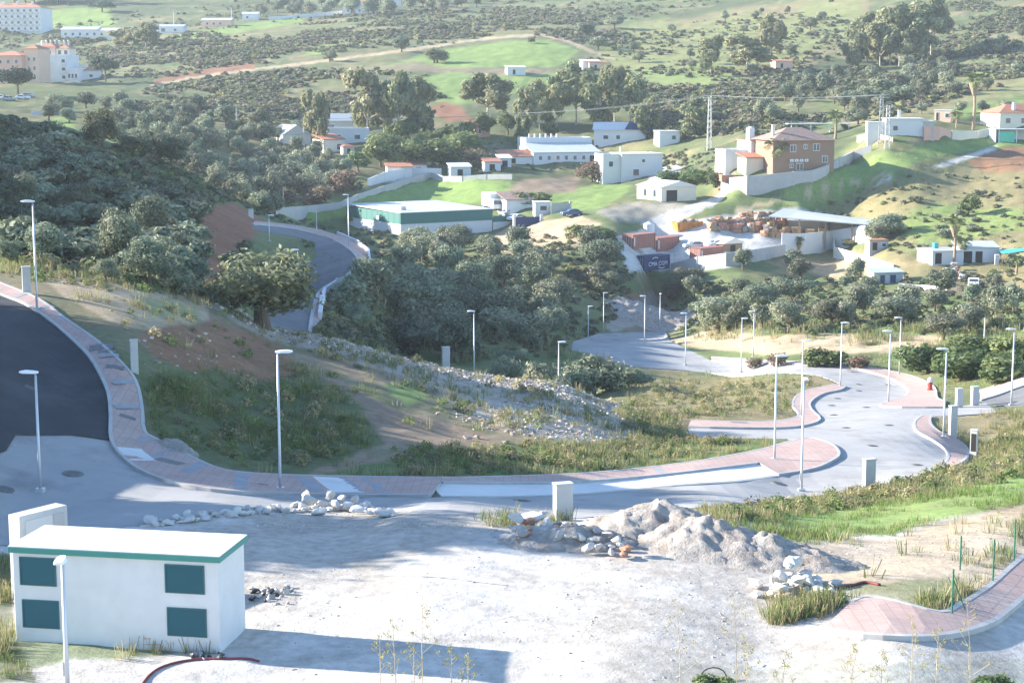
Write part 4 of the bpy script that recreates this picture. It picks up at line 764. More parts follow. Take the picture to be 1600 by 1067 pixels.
# --- street lamps
def lamp(u, vb, vt, face, label, Y=None, head=0.62):
    p = G(u, vb) if Y is None else GH(u, Y); pave_z = 0.15 if pdist(p.x, p.y) < 0.05 else 0.0
    z = float(hs_(p.x, p.y))+pave_z; h = max(3.0, min(7.5, float(ray(u, vt)[1])*p.y+CZ-z))
    t = thing('street_lamp', label, 'street lamp', (p.x, p.y, z), {-1: math.pi, 1: 0.0, 0: -math.pi/2}[face]+random.uniform(-.12, .12), 'street lamps along the new roads')
    MB().box(-.16,.16,-.16,.16,-.3,.03).build('base_plate', M_galv, t)
    pole = MB().tube([(0,0,0),(0,0,1.0),(0,0,h-.08)], [.072,.066,.045], 10).build('pole', M_galv, t, True)
    MB().box(-.03,.03,-.095,-.075,.45,.85).build('hatch', M_galv, pole)
    MB().tube([(0,0,h-.14),(0,0,h-.02),(.08,0,h+.02)], [.06,.06,.05], 8).build('bracket', M_galv, t, True)
    s = [(-.10,.09,.0,.075),(.12,.15,.0,.10),(.42,.17,.015,.10),(head+.02,.12,.02,.06)]; mb = MB(); v = []
    for x, w, zz, tt in s: v += [(x,-w,h+zz),(x,w,h+zz),(x,w*.7,h+zz+tt),(x,-w*.7,h+zz+tt)]
    f = [(0,1,2,3),(15,14,13,12)]
    for i in range(3):
        for k in range(4): f.append((i*4+k, (i+1)*4+k, (i+1)*4+(k+1) % 4, i*4+(k+1) % 4))
    mb.add(v, f); hd = mb.build('lamp_head', M_paintw, t)
    MB().box(.08,head-.08,-.10,.10,h-.012,h+.012).build('lens', M_lens, hd)
for a in [(58,485,316,-1,'slim grey street lamp on the pink pavement beside the fresh dark asphalt'),(45,0,583,-1,'street lamp rising behind the white transformer house',68.5),(438,767,551,1,'street lamp on the long pink pavement below the grassy shaded slope'),
          (76,0,873,0,'street lamp standing in front of the white transformer house wall',44.2),(740,0,487,-1,'street lamp behind the rubble ridge next to the half-hidden concrete pillar',160),(874,0,535,1,'street lamp behind the ridge beside the pale grey bushes',150),
          (1210,720,557,1,'street lamp at the tip of the pink island beside the white parking bay'),(1252,768,592,0,'street lamp on the near road edge opposite the island tip'),(1252,653,533,1,'street lamp on the pavement of the grassy inner island'),(1313,605,505,1,'street lamp where the grassy inner island pavement ends in a point'),
          (1388,630,518,-1,'street lamp on the corner where the side street meets the bend'),(1405,586,497,-1,'street lamp on the outer pavement at the top of the bend'),(1474,685,546,-1,'street lamp on the inner corner pavement beside three concrete pillars'),(1580,634,515,-1,'street lamp at the foot of the pink ramp pavement'),
          (1158,582,498,1,'street lamp beside the straight back road before the tan pad'),(1177,557,487,-1,'street lamp at the edge of the tan earth pad'),(1071,571,490,-1,'street lamp at the junction of back road and loop road'),(1031,517,459,0,'street lamp at the foot of the earth cut'),
          (1007,537,463,-1,'street lamp in the middle of the turning head below the earth cut'),(943,518,458,1,'street lamp on the kerb corner at the far turning head'),(919,533,479,1,'street lamp beside the dark trees at the turning head'),(545,384,305,-1,'street lamp on the curving road in front of the green warehouse'),
          (421,376,348,1,'small street lamp at the foot of the red earth cut'),(464,0,391,-1,'street lamp mostly hidden behind the large round tree',172)]: lamp(*a)
# --- concrete service pillars
def pillar(u0, u1, vb, vt, label, Y=None, rz=0.35, niche=None, par_h=None):
    uc = (u0+u1)/2; p = G(uc, vb) if Y is None else GH(uc, Y); k = p.y/FPX; w = (u1-u0)*k*.78; z = float(hg(p.x, p.y)); h = float(ray(uc, vt)[1])*p.y+CZ-z
    t = thing('service_pillar', label, 'concrete pillar', (p.x, p.y, z), rz, 'concrete service pillars'); d = w*.55
    MB().box(-w/2,w/2,-d/2,d/2,-.4,h-.05).build('body', M_conc, t, bevel=.012)
    MB().box(-w/2-.03,w/2+.03,-d/2-.03,d/2+.03,h-.048,h+.03).build('cap', M_conc, t, bevel=.012)
    if niche:
        MB().box(-w/2*.72,w/2*.72,-d/2-.012,-d/2+.02,h*.22,h*.86).build('cabinet_door', niche, t)  # solid panel, no hollow: the niche's shade is in its dark colour
    else: MB().box(-w/2*.7,w/2*.7,d/2-.02,d/2+.012,h*.25,h*.85).build('cabinet_door', M_galv, t)
for a in [(34,50,460,417,'white concrete pillar beside the lamp at the top of the pink pavement'),(203,218,582,531,'white concrete pillar on the red soil beside the curving pavement'),(688,703,0,542,'concrete pillar half hidden behind the rubble ridge',150),
          (861,898,812,755,'wide concrete pillar between the lot edge and the white parking bay'),(1345,1369,768,717,'concrete pillar in the dry grass in front of the loop road'),(1480,1496,684,634,'concrete pillar next to the lamp on the inner corner pavement')]: pillar(*a)
pillar(1514,1528,714,671,'concrete pillar with dark open niche in the straw grass', None, -.55, M_darkin)
for a in [(1491,1505,637,607),(1515,1530,634,604)]: pillar(*a, 'concrete pillar of the pair at the foot of the pink ramp')
pillar(387,397,340,327,'white concrete cabinet where the curving road meets the red cut')
for u, vb, vt, l in [(443,325,294,'thin concrete post behind the long grey meadow wall'),(495,364,326,'thin grey post on the verge of the curving road'),(1538,528,498,'thin pale post in the dry reeds beyond the tan pad')]:
    p = G(u, vb); t = thing('marker_post', l, 'post', p); hP = (vb-vt)*p.y/FPX; MB().tube([(0,0,-.4),(0,0,hP)], [.1,.07], 8).build('shaft', M_conc, t); MB().box(-.1,.1,-.1,.1,hP,hP+.12).build('cap', M_galv, t)
# --- transformer house
M_hut = mat('weathered_white_render', (0.64,0.635,0.62), 0.85, 0.07, 1.2, 7, 0.003, 40, 0.2, dark=(0.54,0.52,0.48), stain=0.3, stain_scale=1.1)
def transformer():
    a, b = G(25, 1001), G(344, 1020); rz = math.atan2(b.y-a.y, b.x-a.x); z = min(a.z, b.z); L = (b-a).xy.length; Dp = 2.25
    t = thing('transformer_house', 'white transformer house with teal vent panels and green roof edge', 'building', (a.x, a.y, z), rz)
    h = float(ray(20, 862)[1])*a.y+CZ-z
    MB().box(0,L,0,Dp,-.6,h).build('wall', M_hut, t, bevel=.015)
    r = MB().box(-.10,L+.10,-.10,Dp+.10,h+.002,h+.17).build('roof', M_fascia, t, bevel=.01)
    MB().box(-.085,L+.085,-.085,Dp+.085,h+.171,h+.20).build('roof_membrane', M_white, r, bevel=.006)
    for x0, x1, z0, z1 in [(.035,.215,.64,.955),(.04,.222,.165,.48),(.745,.935,.64,.955),(.75,.94,.165,.48)]:
        x0, x1, z0, z1 = x0*L, x1*L, z0*h, z1*h
        f = MB(); 
        for q in [(x0,x1,z0,z0+.04),(x0,x1,z1-.04,z1),(x0,x0+.04,z0+.04,z1-.04),(x1-.04,x1,z0+.04,z1-.04)]: f.box(q[0],q[1],-.035,.02,q[2],q[3])
        v = f.build('vent', M_vent, t); n = 16; s = MB()
        for i in range(n):
            zz = z0+.045+(z1-z0-.09)*i/n; dz = (z1-z0-.09)/n
            s.add([(x0+.04,-.028,zz),(x1-.04,-.028,zz),(x1-.04,-.004,zz+dz*.98),(x0+.04,-.004,zz+dz*.98)], [(0,1,2,3)])
        s.build('louvre', M_vent, v)
transformer()
p = GH(40, 53.6); t = thing('meter_cabinet', 'large concrete meter cabinet with open doors behind the transformer house', 'cabinet', (p.x, p.y, float(hg(p.x, p.y))), 0.95); hC = float(ray(45, 796)[1])*p.y+CZ-p.z
MB().box(-.95,.95,-.28,.28,-.4,hC).build('body', M_conc, t, bevel=.02)
for x0, x1, m_ in [(-.75,.3,M_galv),(.38,.8,M_block)]: MB().box(x0,x1,-.30,-.26,hC*.35,hC-.18).build('cabinet_door', m_, t)
# --- generic house
def site(name, label, cat, u, vb, yaw=0.0, Y=None, group=None):
    p = Vector(cast([u], [vb], HG)[0]) if Y is None else GH(u, Y); t = thing(name, label, cat, (p.x, p.y, float(hg(p.x, p.y))), R(yaw), group); return t, p.y/FPX
def win(par, x0, x1, y, z0, z1, m=None, frame=None, name='window'):
    w = MB().box(x0,x1,y-.05,y+.05,z0,z1).build(name, frame or M_frame, par); MB().box(x0+.09,x1-.09,y-.07,y-.052,z0+.09,z1-.09).build('pane', m or M_glass, w); return w
def body(par, x0, x1, y0, y1, h, wm, roof='flat', rm=None, rh=1.2, over=.3, z0=-4, parapet=0, name='wall'):
    MB().box(x0,x1,y0,y1,z0,h).build(name, wm, par); rm = rm or M_sheet; X0, X1, Y0, Y1 = x0-over, x1+over, y0-over, y1+over; xm, ym = (x0+x1)/2, (y0+y1)/2; m = MB()
    if roof == 'flat':
        m.box(X0,X1,Y0,Y1,h+.002,h+.18)
        if parapet:
            for q in [(x0,x1,y0,y0+.2),(x0,x1,y1-.2,y1),(x0,x0+.2,y0+.2,y1-.2),(x1-.2,x1,y0+.2,y1-.2)]: m.box(*q, h+.181, h+parapet)
    elif roof == 'hip':
        d = min(x1-x0, y1-y0)/2; e = [(x0+d*.95, ym, h+rh), (x1-d*.95, ym, h+rh)] if x1-x0 >= y1-y0 else [(xm, y0+d*.95, h+rh), (xm, y1-d*.95, h+rh)]
        c = [(X0,Y0,h),(X1,Y0,h),(X1,Y1,h),(X0,Y1,h)]
        m.add(c+e, [(0,1,5,4),(1,2,5),(2,3,4,5),(3,0,4),(3,2,1,0)] if x1-x0 >= y1-y0 else [(0,1,4),(1,2,5,4),(2,3,5),(3,0,4,5),(3,2,1,0)])
    elif roof in ('gable', 'gabley'):
        if roof == 'gable': q = [(X0,Y0,h),(X0,Y1,h),(X0,ym,h+rh),(X1,Y0,h),(X1,Y1,h),(X1,ym,h+rh)]
        else: q = [(X1,Y0,h),(X0,Y0,h),(xm,Y0,h+rh),(X1,Y1,h),(X0,Y1,h),(xm,Y1,h+rh)]
        m.add(q, [(0,1,2),(5,4,3),(0,2,5,3),(2,1,4,5),(1,0,3,4)])
    elif roof == 'mono': m.add([(X0,Y0,h+.05),(X1,Y0,h+.05),(X1,Y1,h+rh),(X0,Y1,h+rh),(X0,Y0,h+.2),(X1,Y0,h+.2),(X1,Y1,h+rh+.15),(X0,Y1,h+rh+.15)], [(3,2,1,0),(4,5,6,7),(0,1,5,4),(1,2,6,5),(2,3,7,6),(3,0,4,7)])
    return m.build('roof', rm, par)
# --- warehouse
pa = GH(626, 347); t = thing('warehouse', 'long green metal warehouse with pale roof and white lower wall', 'warehouse', (pa.x, pa.y, float(hg(pa.x, pa.y))-.6), R(32)); Lw, Dw = 21.5, 24
MB().box(0,Lw,0,Dw,-4,2.7).build('lower_wall', M_white, t); MB().box(-.08,Lw+.08,-.08,Dw+.08,2.702,4.9).build('upper_cladding', M_teal, t)
MB().add([(-.2,-.2,4.92),(Lw+.2,-.2,4.92),(Lw+.2,Dw+.2,5.3),(-.2,Dw+.2,5.3),(-.2,-.2,5.05),(Lw+.2,-.2,5.05),(Lw+.2,Dw+.2,5.45),(-.2,Dw+.2,5.45)], [(3,2,1,0),(4,5,6,7),(0,1,5,4),(1,2,6,5),(2,3,7,6),(3,0,4,7)]).build('roof', M_sheet, t)
v_ = MB().tube([(3.2,5,5.0),(3.2,5,5.9)], [.75,.6], 12).build('roof_vent', M_block, t)
for i in range(10): MB().box(-.11,-.081,i*2.4+.3,i*2.4+.36,2.72,4.88).build('cladding_rib', M_teal, t)
MB().box(-.13,-.082,9.2,10.3,2.8,3.8).build('window', M_frame, t)
MB().box(Lw+.3,Lw+7.6,.05,.2,-4,2.2).build('yard_wall', M_white, t); MB().box(Lw+.3,Lw+7.6,.0,.04,2.25,3.5).build('yard_screen', M_teal, t)
for i in range(4): MB().box(Lw+.4+i*2.3,Lw+.5+i*2.3,.05,.15,2.2,3.6).build('screen_post', M_teal, t)
t, k = site('yard_gate', 'dark grey sliding gate between white pillars beside the warehouse', 'gate', 826, 347, 10, 352)
MB().box(-2.7,2.3,-.05,.05,-.2,1.9).build('gate_leaf', M_blue, t); [MB().box(x-.25,x+.25,-.25,.25,-1,2.3).build('gate_post', M_white, t) for x in (-3.0,2.65)]
t, k = site('gate_hut', 'small white gate hut beside the dark grey gate', 'hut', 848, 342, 8, 358); body(t, -1.6,1.6,0,3,2.6,M_white,'flat',M_white,over=.15); win(t,-.6,.9,0,.9,2.0)
t, k = site('block_wall', 'grey block wall panel beside the gate hut', 'wall', 863, 342, 12, 357); MB().box(-.3,3.6,-.12,.12,-1,2.2).build('wall', M_block, t); MB().box(3.6,4.0,-.2,.2,-1,2.6).build('wall_post', M_conc, t)
t, k = site('shed', 'white lean-to with brown sloping roof behind the warehouse yard', 'shed', 812, 332, 20, 366); body(t,-3,3,0,6,2.2,M_white,'mono',M_oldtile,1.4)
# vehicles
def wheel(par, x, y, r=.33):
    w = MB().tube([(x,y-.11,r),(x,y+.11,r)], r, 12).build('wheel', M_rubber, par); MB().tube([(x,y-.125,r),(x,y+.125,r)], r*.55, 8).build('rim', M_galv, w)
def car(u, v, rz, paint, label, group=None, Y=None):
    t, k = site('parked_car', label, 'car', u, v, 0, Y, group); t.rotation_euler = (0, 0, rz); s = [(-2.1,.35),(-2.1,.8),(-1.9,.95),(-.9,1.0),(-.35,1.42),(1.1,1.45),(1.75,1.0),(2.05,.92),(2.1,.35)]; mb = MB(); n = len(s)
    mb.add([(x,-.85,z) for x, z in s]+[(x,.85,z) for x, z in s], [tuple(range(n)), tuple(range(2*n-1, n-1, -1))]+[(i,n+i,n+(i+1)%n,(i+1)%n) for i in range(n)]); mb.build('body', paint, t, bevel=.05)
    for y in (-.865,.865): MB().add([(-.75,y,1.03),(1.45,y,1.03),(1.0,y,1.38),(-.3,y,1.36)], [(0,1,2,3)]).build('side_window', M_glass, t)
    MB().add([(-.93,-.7,1.03),(-.93,.7,1.03),(-.42,.62,1.40),(-.42,-.62,1.40)], [(0,1,2,3)]).build('windscreen', M_glass, t)
    for x in (-1.3,1.3):
        for y in (-.78,.78): wheel(t, x, y)
    for y in (-.6,.6): MB().box(-2.13,-2.08,y-.16,y+.16,.62,.78).build('headlight', M_lens, t)
M_carw, M_cars, M_carb, M_carr = [mat(n, c, .3, 0, spec=.5) for n, c in (('white_car_paint',(.75,.75,.75)),('silver_car_paint',(.4,.41,.43)),('blue_car_paint',(.05,.09,.2)),('red_car_paint',(.4,.05,.04)))]
for i, (u, v) in enumerate([(4,156),(14,158),(36,156),(44,153)]): car(u, v, 2.9, (M_carw, M_cars)[i % 2], ['white car parked under the umbrella pine below the apartments','silver car parked under the umbrella pine below the apartments'][i % 2], 'cars below the apartments')
car(893, 338, .3, M_carb, 'blue car parked on the grass near the gate hut'); car(783, 334, 1.2, M_carw, 'white pickup car parked behind the warehouse screen', None, 362); car(793, 330, .9, M_cars, 'silver car parked behind the warehouse screen', None, 366); car(805, 336, 1.0, M_carw, 'white car at the end of the warehouse screen', None, 361)
car(1521, 449, 1.3, M_carw, 'pale car parked alone on the brown plot below the ruin'); car(1085, 389, .2, M_cars, 'silver car parked behind the rust-red containers'); car(1118, 387, .4, M_carw, 'white car between small tiled shed and containers')
t, k = site('box_lorry', 'white box lorry parked behind the green warehouse', 'lorry', 768, 334, -70, 372)
MB().box(-3.2,2.4,-1.2,1.2,.9,3.7).build('cargo_box', M_paintw, t, bevel=.04); c_ = MB().box(2.5,4.3,-1.1,1.1,.5,2.6).build('cab', M_paintw, t, bevel=.15); MB().box(4.28,4.33,-.95,.95,1.5,2.35).build('windscreen', M_glass, c_); MB().box(-3.2,4.2,-.5,.5,.45,.88).build('chassis', M_rubber, t)
for x in (-2.2,3.4):
    for y in (-1.0,1.0): wheel(t, x, y, .48)
# --- long walls
def wall(name, label, px, h, m, th=.22, Y=None, cap=False, base=1.5):
    P_ = [Vector(q) for q in cast([q[0] for q in px], [q[1] for q in px], HG)] if Y is None else [GH(q[0], y) for q, y in zip(px, Y)]
    t = thing(name, label, 'wall', P_[0]); o = P_[0]; hh = h if isinstance(h, (list, tuple)) else [h]*len(P_)
    for i in range(len(P_)-1):
        a, b = P_[i]-o, P_[i+1]-o; n = Vector((-(b-a).y, (b-a).x, 0)).normalized()*th/2; za, zb = a.z+hh[i], b.z+hh[i+1]
        v = [a-n,b-n,b+n,a+n]; lo = [(q.x,q.y,q.z-base) for q in v]; hi = [(v[0].x,v[0].y,za),(v[1].x,v[1].y,zb),(v[2].x,v[2].y,zb),(v[3].x,v[3].y,za)]
        MB().add(lo+hi, [(3,2,1,0),(4,5,6,7),(0,1,5,4),(1,2,6,5),(2,3,7,6),(3,0,4,7)]).build('wall_panel', m, t)
        MB().bar(Vector((a.x,a.y,a.z-base+.0)), Vector((a.x,a.y,za+.06)), th*1.25).build('wall_post', m, t)
    return t
wall('boundary_wall', 'long grey block wall bounding the bright green meadow', [(430,336),(480,331),(532,325),(560,312),(600,299),(640,286),(672,277),(692,283)], 1.25, M_block)
wall('boundary_wall', 'grey slab fence at the top edge of the green meadow', [(692,284),(722,284),(760,281),(800,281)], 1.3, M_conc)
wall('retaining_wall', 'white retaining wall along the outside of the curving road', RD3W[3:], .75, M_white, .35, None, False, 3.5)
wall('boundary_wall', 'grey block wall in front of the container yard', [(1049,425),(1090,420),(1135,416),(1180,409),(1226,398)], [1.6,2.2,2.4,2.3,2.0], M_block)
wall('boundary_wall', 'tall white yard wall below the open timber shed', [(1222,394),(1254,397),(1300,389),(1352,373)], [3.6,3.9,3.6,2.6], M_white)
wall('boundary_wall', 'low white wall curving round the planted garden', [(1362,379),(1320,380),(1303,384),(1303,402),(1336,408),(1366,416),(1396,421)], [1.2,1.4,2.2,2.0,1.6,1.5,.9], M_cream)
wall('retaining_wall', 'tall pale retaining wall below the ochre villa and its pool', [(1127,305),(1168,305),(1210,296),(1240,288),(1268,283),(1290,274),(1310,262),(1332,250),(1362,236)], [3.6,3.9,3.2,2.6,2.2,2.0,2.0,1.8,1.4], M_block, .35, None, False, 3)
wall('garden_wall', 'salmon pink garden wall beside the tall palm', [(1444,219),(1466,219),(1486,217)], [3.0,3.0,1.8], M_pink); wall('garden_wall', 'cream garden wall beside the salmon pink wall', [(1488,218),(1525,217),(1556,208)], [2.0,1.8,1.4], M_cream)
wall('garden_wall', 'cream wall in front of the white hillside house', [(1340,222),(1362,218),(1395,222)], [1.4,1.5,1.0], M_cream)
wall('field_wall', 'low white wall along the road of the far white farm', [(420,32),(470,28),(535,22)], 1.6, M_white)
wall('field_wall', 'white parapet along the road below the apartments', [(50,180),(85,178),(115,175)], 1.0, M_white); wall('field_wall', 'pale concrete fence along the brown plot below the ruin', [(1405,450),(1440,453),(1480,456)], .8, M_conc, .1)
wall('field_wall', 'white low wall along the yard behind the grey meadow wall', [(575,290),(600,284),(640,276),(690,276)], [1.5,2.2,2.2,2.0], M_white)
# --- containers
def container(u, vb, m, label, yaw=46, L=6.6, Y=None, text=False):
    t, k = site('shipping_container', label, 'container', u, vb, yaw, Y); W, H = 2.44, 2.6; mb = MB(); n = 40; z0 = .12
    for s in (0, 1):
        y = [0, W][s]; pts = []
        for i in range(n+1): d = .03 if (i//2) % 2 else 0; pts.append((i*L/n, y+(d if s == 0 else -d)))
        mb.add([(x,yy,z0) for x, yy in pts]+[(x,yy,H) for x, yy in pts], [(i,i+1,n+2+i,n+1+i) for i in range(n)])
    mb.build('side_panel', m, t); MB().box(.0,L,.0,W,z0-.1,z0).build('floor', m, t); MB().box(-.02,L+.02,-.02,W+.02,H,H+.05).build('roof', m, t)
    for x in (0, L):
        for y in (0, W): MB().box(x-.06,x+.06,y-.06,y+.06,0,H-.002).build('corner_post', m, t)
    for i in (0, 1):
        d = MB().box(-.03,.03,.07+i*1.16,1.2+i*1.16,z0,H-.08).build('door', m, t)
        for q in (.3,.85): MB().tube([(-.06,.07+i*1.16+q,z0+.1),(-.06,.07+i*1.16+q,H-.2)], .03, 6).build('lock_rod', M_galv, d)
    MB().box(L-.02,L+.03,.06,W-.06,z0,H-.05).build('end_panel', m, t)
    if text:
        cu = bpy.data.curves.new('lettering', 'FONT'); cu.body = 'CMA CGM'; cu.size = 1.75; cu.align_x = 'CENTER'; cu.extrude = .004; tmp = bpy.data.objects.new('tmp', cu); col.objects.link(tmp)
        dg = bpy.context.evaluated_depsgraph_get(); me = bpy.data.meshes.new_from_object(tmp.evaluated_get(dg)); bpy.data.objects.remove(tmp); me.materials.clear(); me.materials.append(M_paintw)
        o = mesh_obj('lettering', me, M_paintw, t); o.rotation_euler = (math.pi/2, 0, 0); o.location = (L*.55, -.02, .80); o.scale = (.62, .62, 1)
        for (x0, x1, zz, up) in ((2.2,3.7,2.1,1),(3.8,5.5,.5,-1)):
            MB().add([(x0+(x1-x0)*i/8, -.022, zz+up*.22*math.sin(math.pi*i/8*.9)+s) for i in range(9) for s in (-.05-.03*i/8*up*0, .07)], [(2*i,2*i+2,2*i+3,2*i+1) for i in range(8)]).build('emblem_swoosh', M_paintw, t)
    else: MB().box(1.0,1.7,-.02,-.005,.55,2.2).build('number_panel', M_paintw, t).scale = (.35, 1, 1)
    return t
container(1006, 424, M_blue, 'navy blue shipping container with white capital letters and swooshes', 42, 6.8, None, True)
container(989, 390, M_rust, 'rust-red container standing behind the other red ones by the dirt road', 48); container(1027, 394, M_rust, 'rust-red container between the blue one and the dirt road', 46); container(1094, 411, M_rust, 'rust-red container standing against the grey block wall', 44)
t, k = site('waste_skip', 'rusty orange open waste skip filled with bulky rubbish', 'skip', 1062, 363, 20)
m = MB(); m.add([(-.3,0,0),(4.6,0,0),(4.6,2.2,0),(-.3,2.2,0),(-.7,-.2,2.0),(5,-.2,2.0),(5,2.4,2.0),(-.7,2.4,2.0)], [(3,2,1,0),(0,1,5,4),(1,2,6,5),(2,3,7,6),(3,0,4,7)]); m.build('skip_body', M_orange, t)
for i in range(5): MB().box(-.2+i*1.05,-.1+i*1.05,-.22,-.05,.1,1.95).build('skip_rib', M_orange, t)
MB().box(-.4,4.7,.1,2.1,1.3,1.9).build('rubbish', M_block, t); [MB().box(i*.9,i*.9+.7,.4,1.6,1.9,2.3+.2*(i % 2)).build('rubbish', (M_white, M_wood)[i % 2], t) for i in range(5)]
t, k = site('water_tank', 'small white tank beside the dirt road and red containers', 'tank', 1014, 362, 0); MB().tube([(0,0,-.2),(0,0,1.5),(0,0,1.8)], [1.1,1.1,.5], 14).build('tank', M_white, t); MB().tube([(0,0,1.8),(0,0,2.0)], .3, 8).build('lid', M_galv, t)
# salvage heap: single pallets and stacks
SALV = [('stack of reclaimed orange roof tiles', M_brickr), ('pallet of pale stone slabs', M_heap), ('stack of weathered timber', M_wood), ('pile of broken bricks', M_brickr), ('stack of old roof beams', M_wood)]
u_ = rng.uniform(1108, 1230, 110); v__ = rng.uniform(340, 374, 110)
for i, (u, v) in enumerate(zip(u_, v__)):
    if v > 374-(1228-u)*.10 or v < 350-(u-1108)*.12: v = 356
    l, m_ = SALV[i % 5]; t, k = site('salvage_pallet', l+' heaped in the salvage yard', 'pallet', u, v, random.uniform(0, 90), None, 'pallets in the salvage yard'); n = random.randint(2, 4); MB().box(-.6,.6,-.5,.5,-.1,.14).build('pallet', M_wood, t); z = .142
    for q in range(n):
        hh = random.uniform(.25,.5); w = random.uniform(.45,.85); MB().box(-w,w,-.5,.5,z,z+hh).build('bundle', m_, t).rotation_euler = (0, 0, random.uniform(-.3,.3)); z += hh+.002
# open shed
t, k = site('open_shed', 'open timber shed with a large pale metal roof above the salvage yard', 'shed', 1256, 371, -8)
MB().add([(-7,-3,4.2),(14,-7,2.9),(14,2,3.2),(-4,4,5.2),(-7,-3,4.4),(14,-7,3.1),(14,2,3.4),(-4,4,5.4)], [(3,2,1,0),(4,5,6,7),(0,1,5,4),(1,2,6,5),(2,3,7,6),(3,0,4,7)]).build('roof', M_sheet, t)
for x, y, h in [(-6,-2.4,4.1),(-1,-3.6,3.8),(4,-4.6,3.5),(9,-5.6,3.2),(13,-6.2,2.9),(13,1.4,3.1),(-3.6,3.4,5),(5,2.6,4.0)]: MB().box(x-.15,x+.15,y-.15,y+.15,-2,h).build('post', M_wood, t)
MB().box(-4,13,2.6,2.8,-2,3.1).build('back_wall', M_block, t)
for i in range(4): MB().box(-5+i*2.6,-3.2+i*2.6,-1.5,1,-3,1.6+.4*(i % 2)).build('timber_stack', M_wood, t)
t, k = site('tiled_hut', 'small hut with pitched pale roof in front of the salvage heap', 'hut', 1146, 395, 35, 322); body(t,-2.4,2.4,0,3.2,1.7,M_wood,'gabley',M_cream,1.1,.5); win(t,-.7,.7,0,0,1.5,M_darkin,M_wood,'doorway')
# --- villa
t, k = site('villa', 'large ochre villa with white window frames and brown hipped roof', 'villa', 1252, 268, 14); L_ = 11.5; hV = 6.4
body(t,-6.4,L_-4.2,0,11,hV,M_ochre,'hip',M_oldtile,2.6,.6); MB().box(-5.2,-4.6,3.5,4.1,hV+.3,hV+3.2).build('chimney', M_cream, t)
for x0, x1, z0, z1 in [(-2.6,-1.3,4.0,5.5),(.4,1.2,4.6,5.6),(2.5,4.0,4.2,5.7),(4.6,5.9,1.8,3.2),(-2.6,-1.8,.7,1.6),(-1.2,.4,.2,1.7)]: w_ = win(t,x0,x1,0,z0,z1); MB().box((x0+x1)/2-.04,(x0+x1)/2+.04,-.09,-.071,z0+.09,z1-.09).build('mullion', M_frame, w_)
for i in range(4): q = MB().box(-2.7+i*1.1,-1.95+i*1.1,-.4,-.06,2.0,2.55).build('air_conditioner', M_paintw, t); MB().tube([(-2.33+i*1.1,-.42,2.27),(-2.33+i*1.1,-.4,2.27)], .2, 10).build('fan', M_block, q)
t, k = site('villa_annex', 'white annex with flat roof terrace adjoining the ochre villa', 'building', 1196, 262, 14); body(t,-3,3.6,1,9,5.6,M_white,'flat',M_tile,over=.2); win(t,-1.6,0,1,3.2,4.4); win(t,.9,2.2,1,3.2,4.4); MB().tube([(-2,4,5.8),(-2,4,8.2),(-2,4,8.6)], [.9,.9,.3], 12).build('water_tank', M_white, t)
body(t,-8,-3,3,9,3.2,M_white,'flat',M_white,over=.1,parapet=.6); body(t,-6,-.5,-4,1,2.2,M_cream,'mono',M_tile,.9,.4,name='porch_wall')
t, k = site('swimming_pool', 'small blue swimming pool behind the pale retaining wall', 'swimming pool', 1152, 276, 4); MB().box(-3.6,3.6,-1.5,3.2,-1,.35).build('pool_surround', M_tile, t); MB().box(-2.9,2.9,-.8,2.5,.352,.37).build('water', M_pool, t)
t, k = site('awning', 'green awning on thin posts beside the villa path', 'awning', 1152, 255, 30); MB().add([(-2.5,-1,2.4),(2.5,-1,2.4),(2.5,1.5,3.0),(-2.5,1.5,3.0),(-2.5,-1,2.48),(2.5,-1,2.48),(2.5,1.5,3.08),(-2.5,1.5,3.08)], [(3,2,1,0),(4,5,6,7),(0,1,5,4),(1,2,6,5),(2,3,7,6),(3,0,4,7)]).build('canopy', M_tarp, t); [MB().tube([(x,y,-.5),(x,y,2.5)], .05, 6).build('post', M_frame, t) for x in (-2.3,2.3) for y in (-.9,1.3)]
t, k = site('pergola', 'long white pergola roof on the slope behind the villa', 'pergola', 1290, 208, 10); MB().box(-10,8,-.6,1.6,2.2,2.4).build('roof', M_paintw, t); [MB().box(x-.1,x+.1,-.3,-.1,-2,2.2).build('post', M_frame, t) for x in (-9,-4,1,6)]
# --- white houses in the middle distance
t, k = site('white_house', 'white two-storey box house with one small window and flat roof', 'house', 1000, 278, 14); body(t,-4.6,5.6,0,9,5.6,M_white,'flat',M_white,over=.25); win(t,.4,1.3,0,3.6,4.5); win(t,-1.8,-.2,0,.5,2.1); body(t,-9,-4.61,1,8,5.2,M_white,'flat',M_white,over=.1,parapet=.5,name='side_wing'); win(t,-7.6,-6.4,1,2.6,4.0); MB().box(-3.5,-3.1,5,5.4,5.6,7.2).build('chimney', M_white, t)
t, k = site('cream_house', 'low cream house with shallow white roof and dark garage door', 'house', 1060, 315, 30); body(t,-4.4,4.6,0,9,3.1,M_cream,'gabley',M_white,1.2,.35); win(t,-3.2,-.3,0,0,2.5,M_darkin,M_cream,'garage_door'); w_ = win(t,-4.44,-4.36,2,1,2); 
for y in (2,5.5): MB().box(-4.45,-4.38,y,y+.9,1,2.4).build('window', M_glass, t)
t, k = site('long_house', 'long white house with a grey lean-to roof and roof terrace', 'house', 890, 257, 16); body(t,-9,9,2,12,2.8,M_white,'mono',M_sheet,2.2,.2); body(t,-8,10,12.1,20,5.6,M_white,'flat',M_white,over=.05,parapet=.8,name='upper_wall'); [win(t,-7.6+i*2.3,-6.6+i*2.3,2,1,2.2) for i in range(6)]; win(t,6,7.6,2,0,2.2,M_darkin,M_white,'doorway')
for i in range(6): MB().box(-7+i*1.5,-6.6+i*1.5,13,13.3,6.4,7.4).build('terrace_pillar', M_white, t)
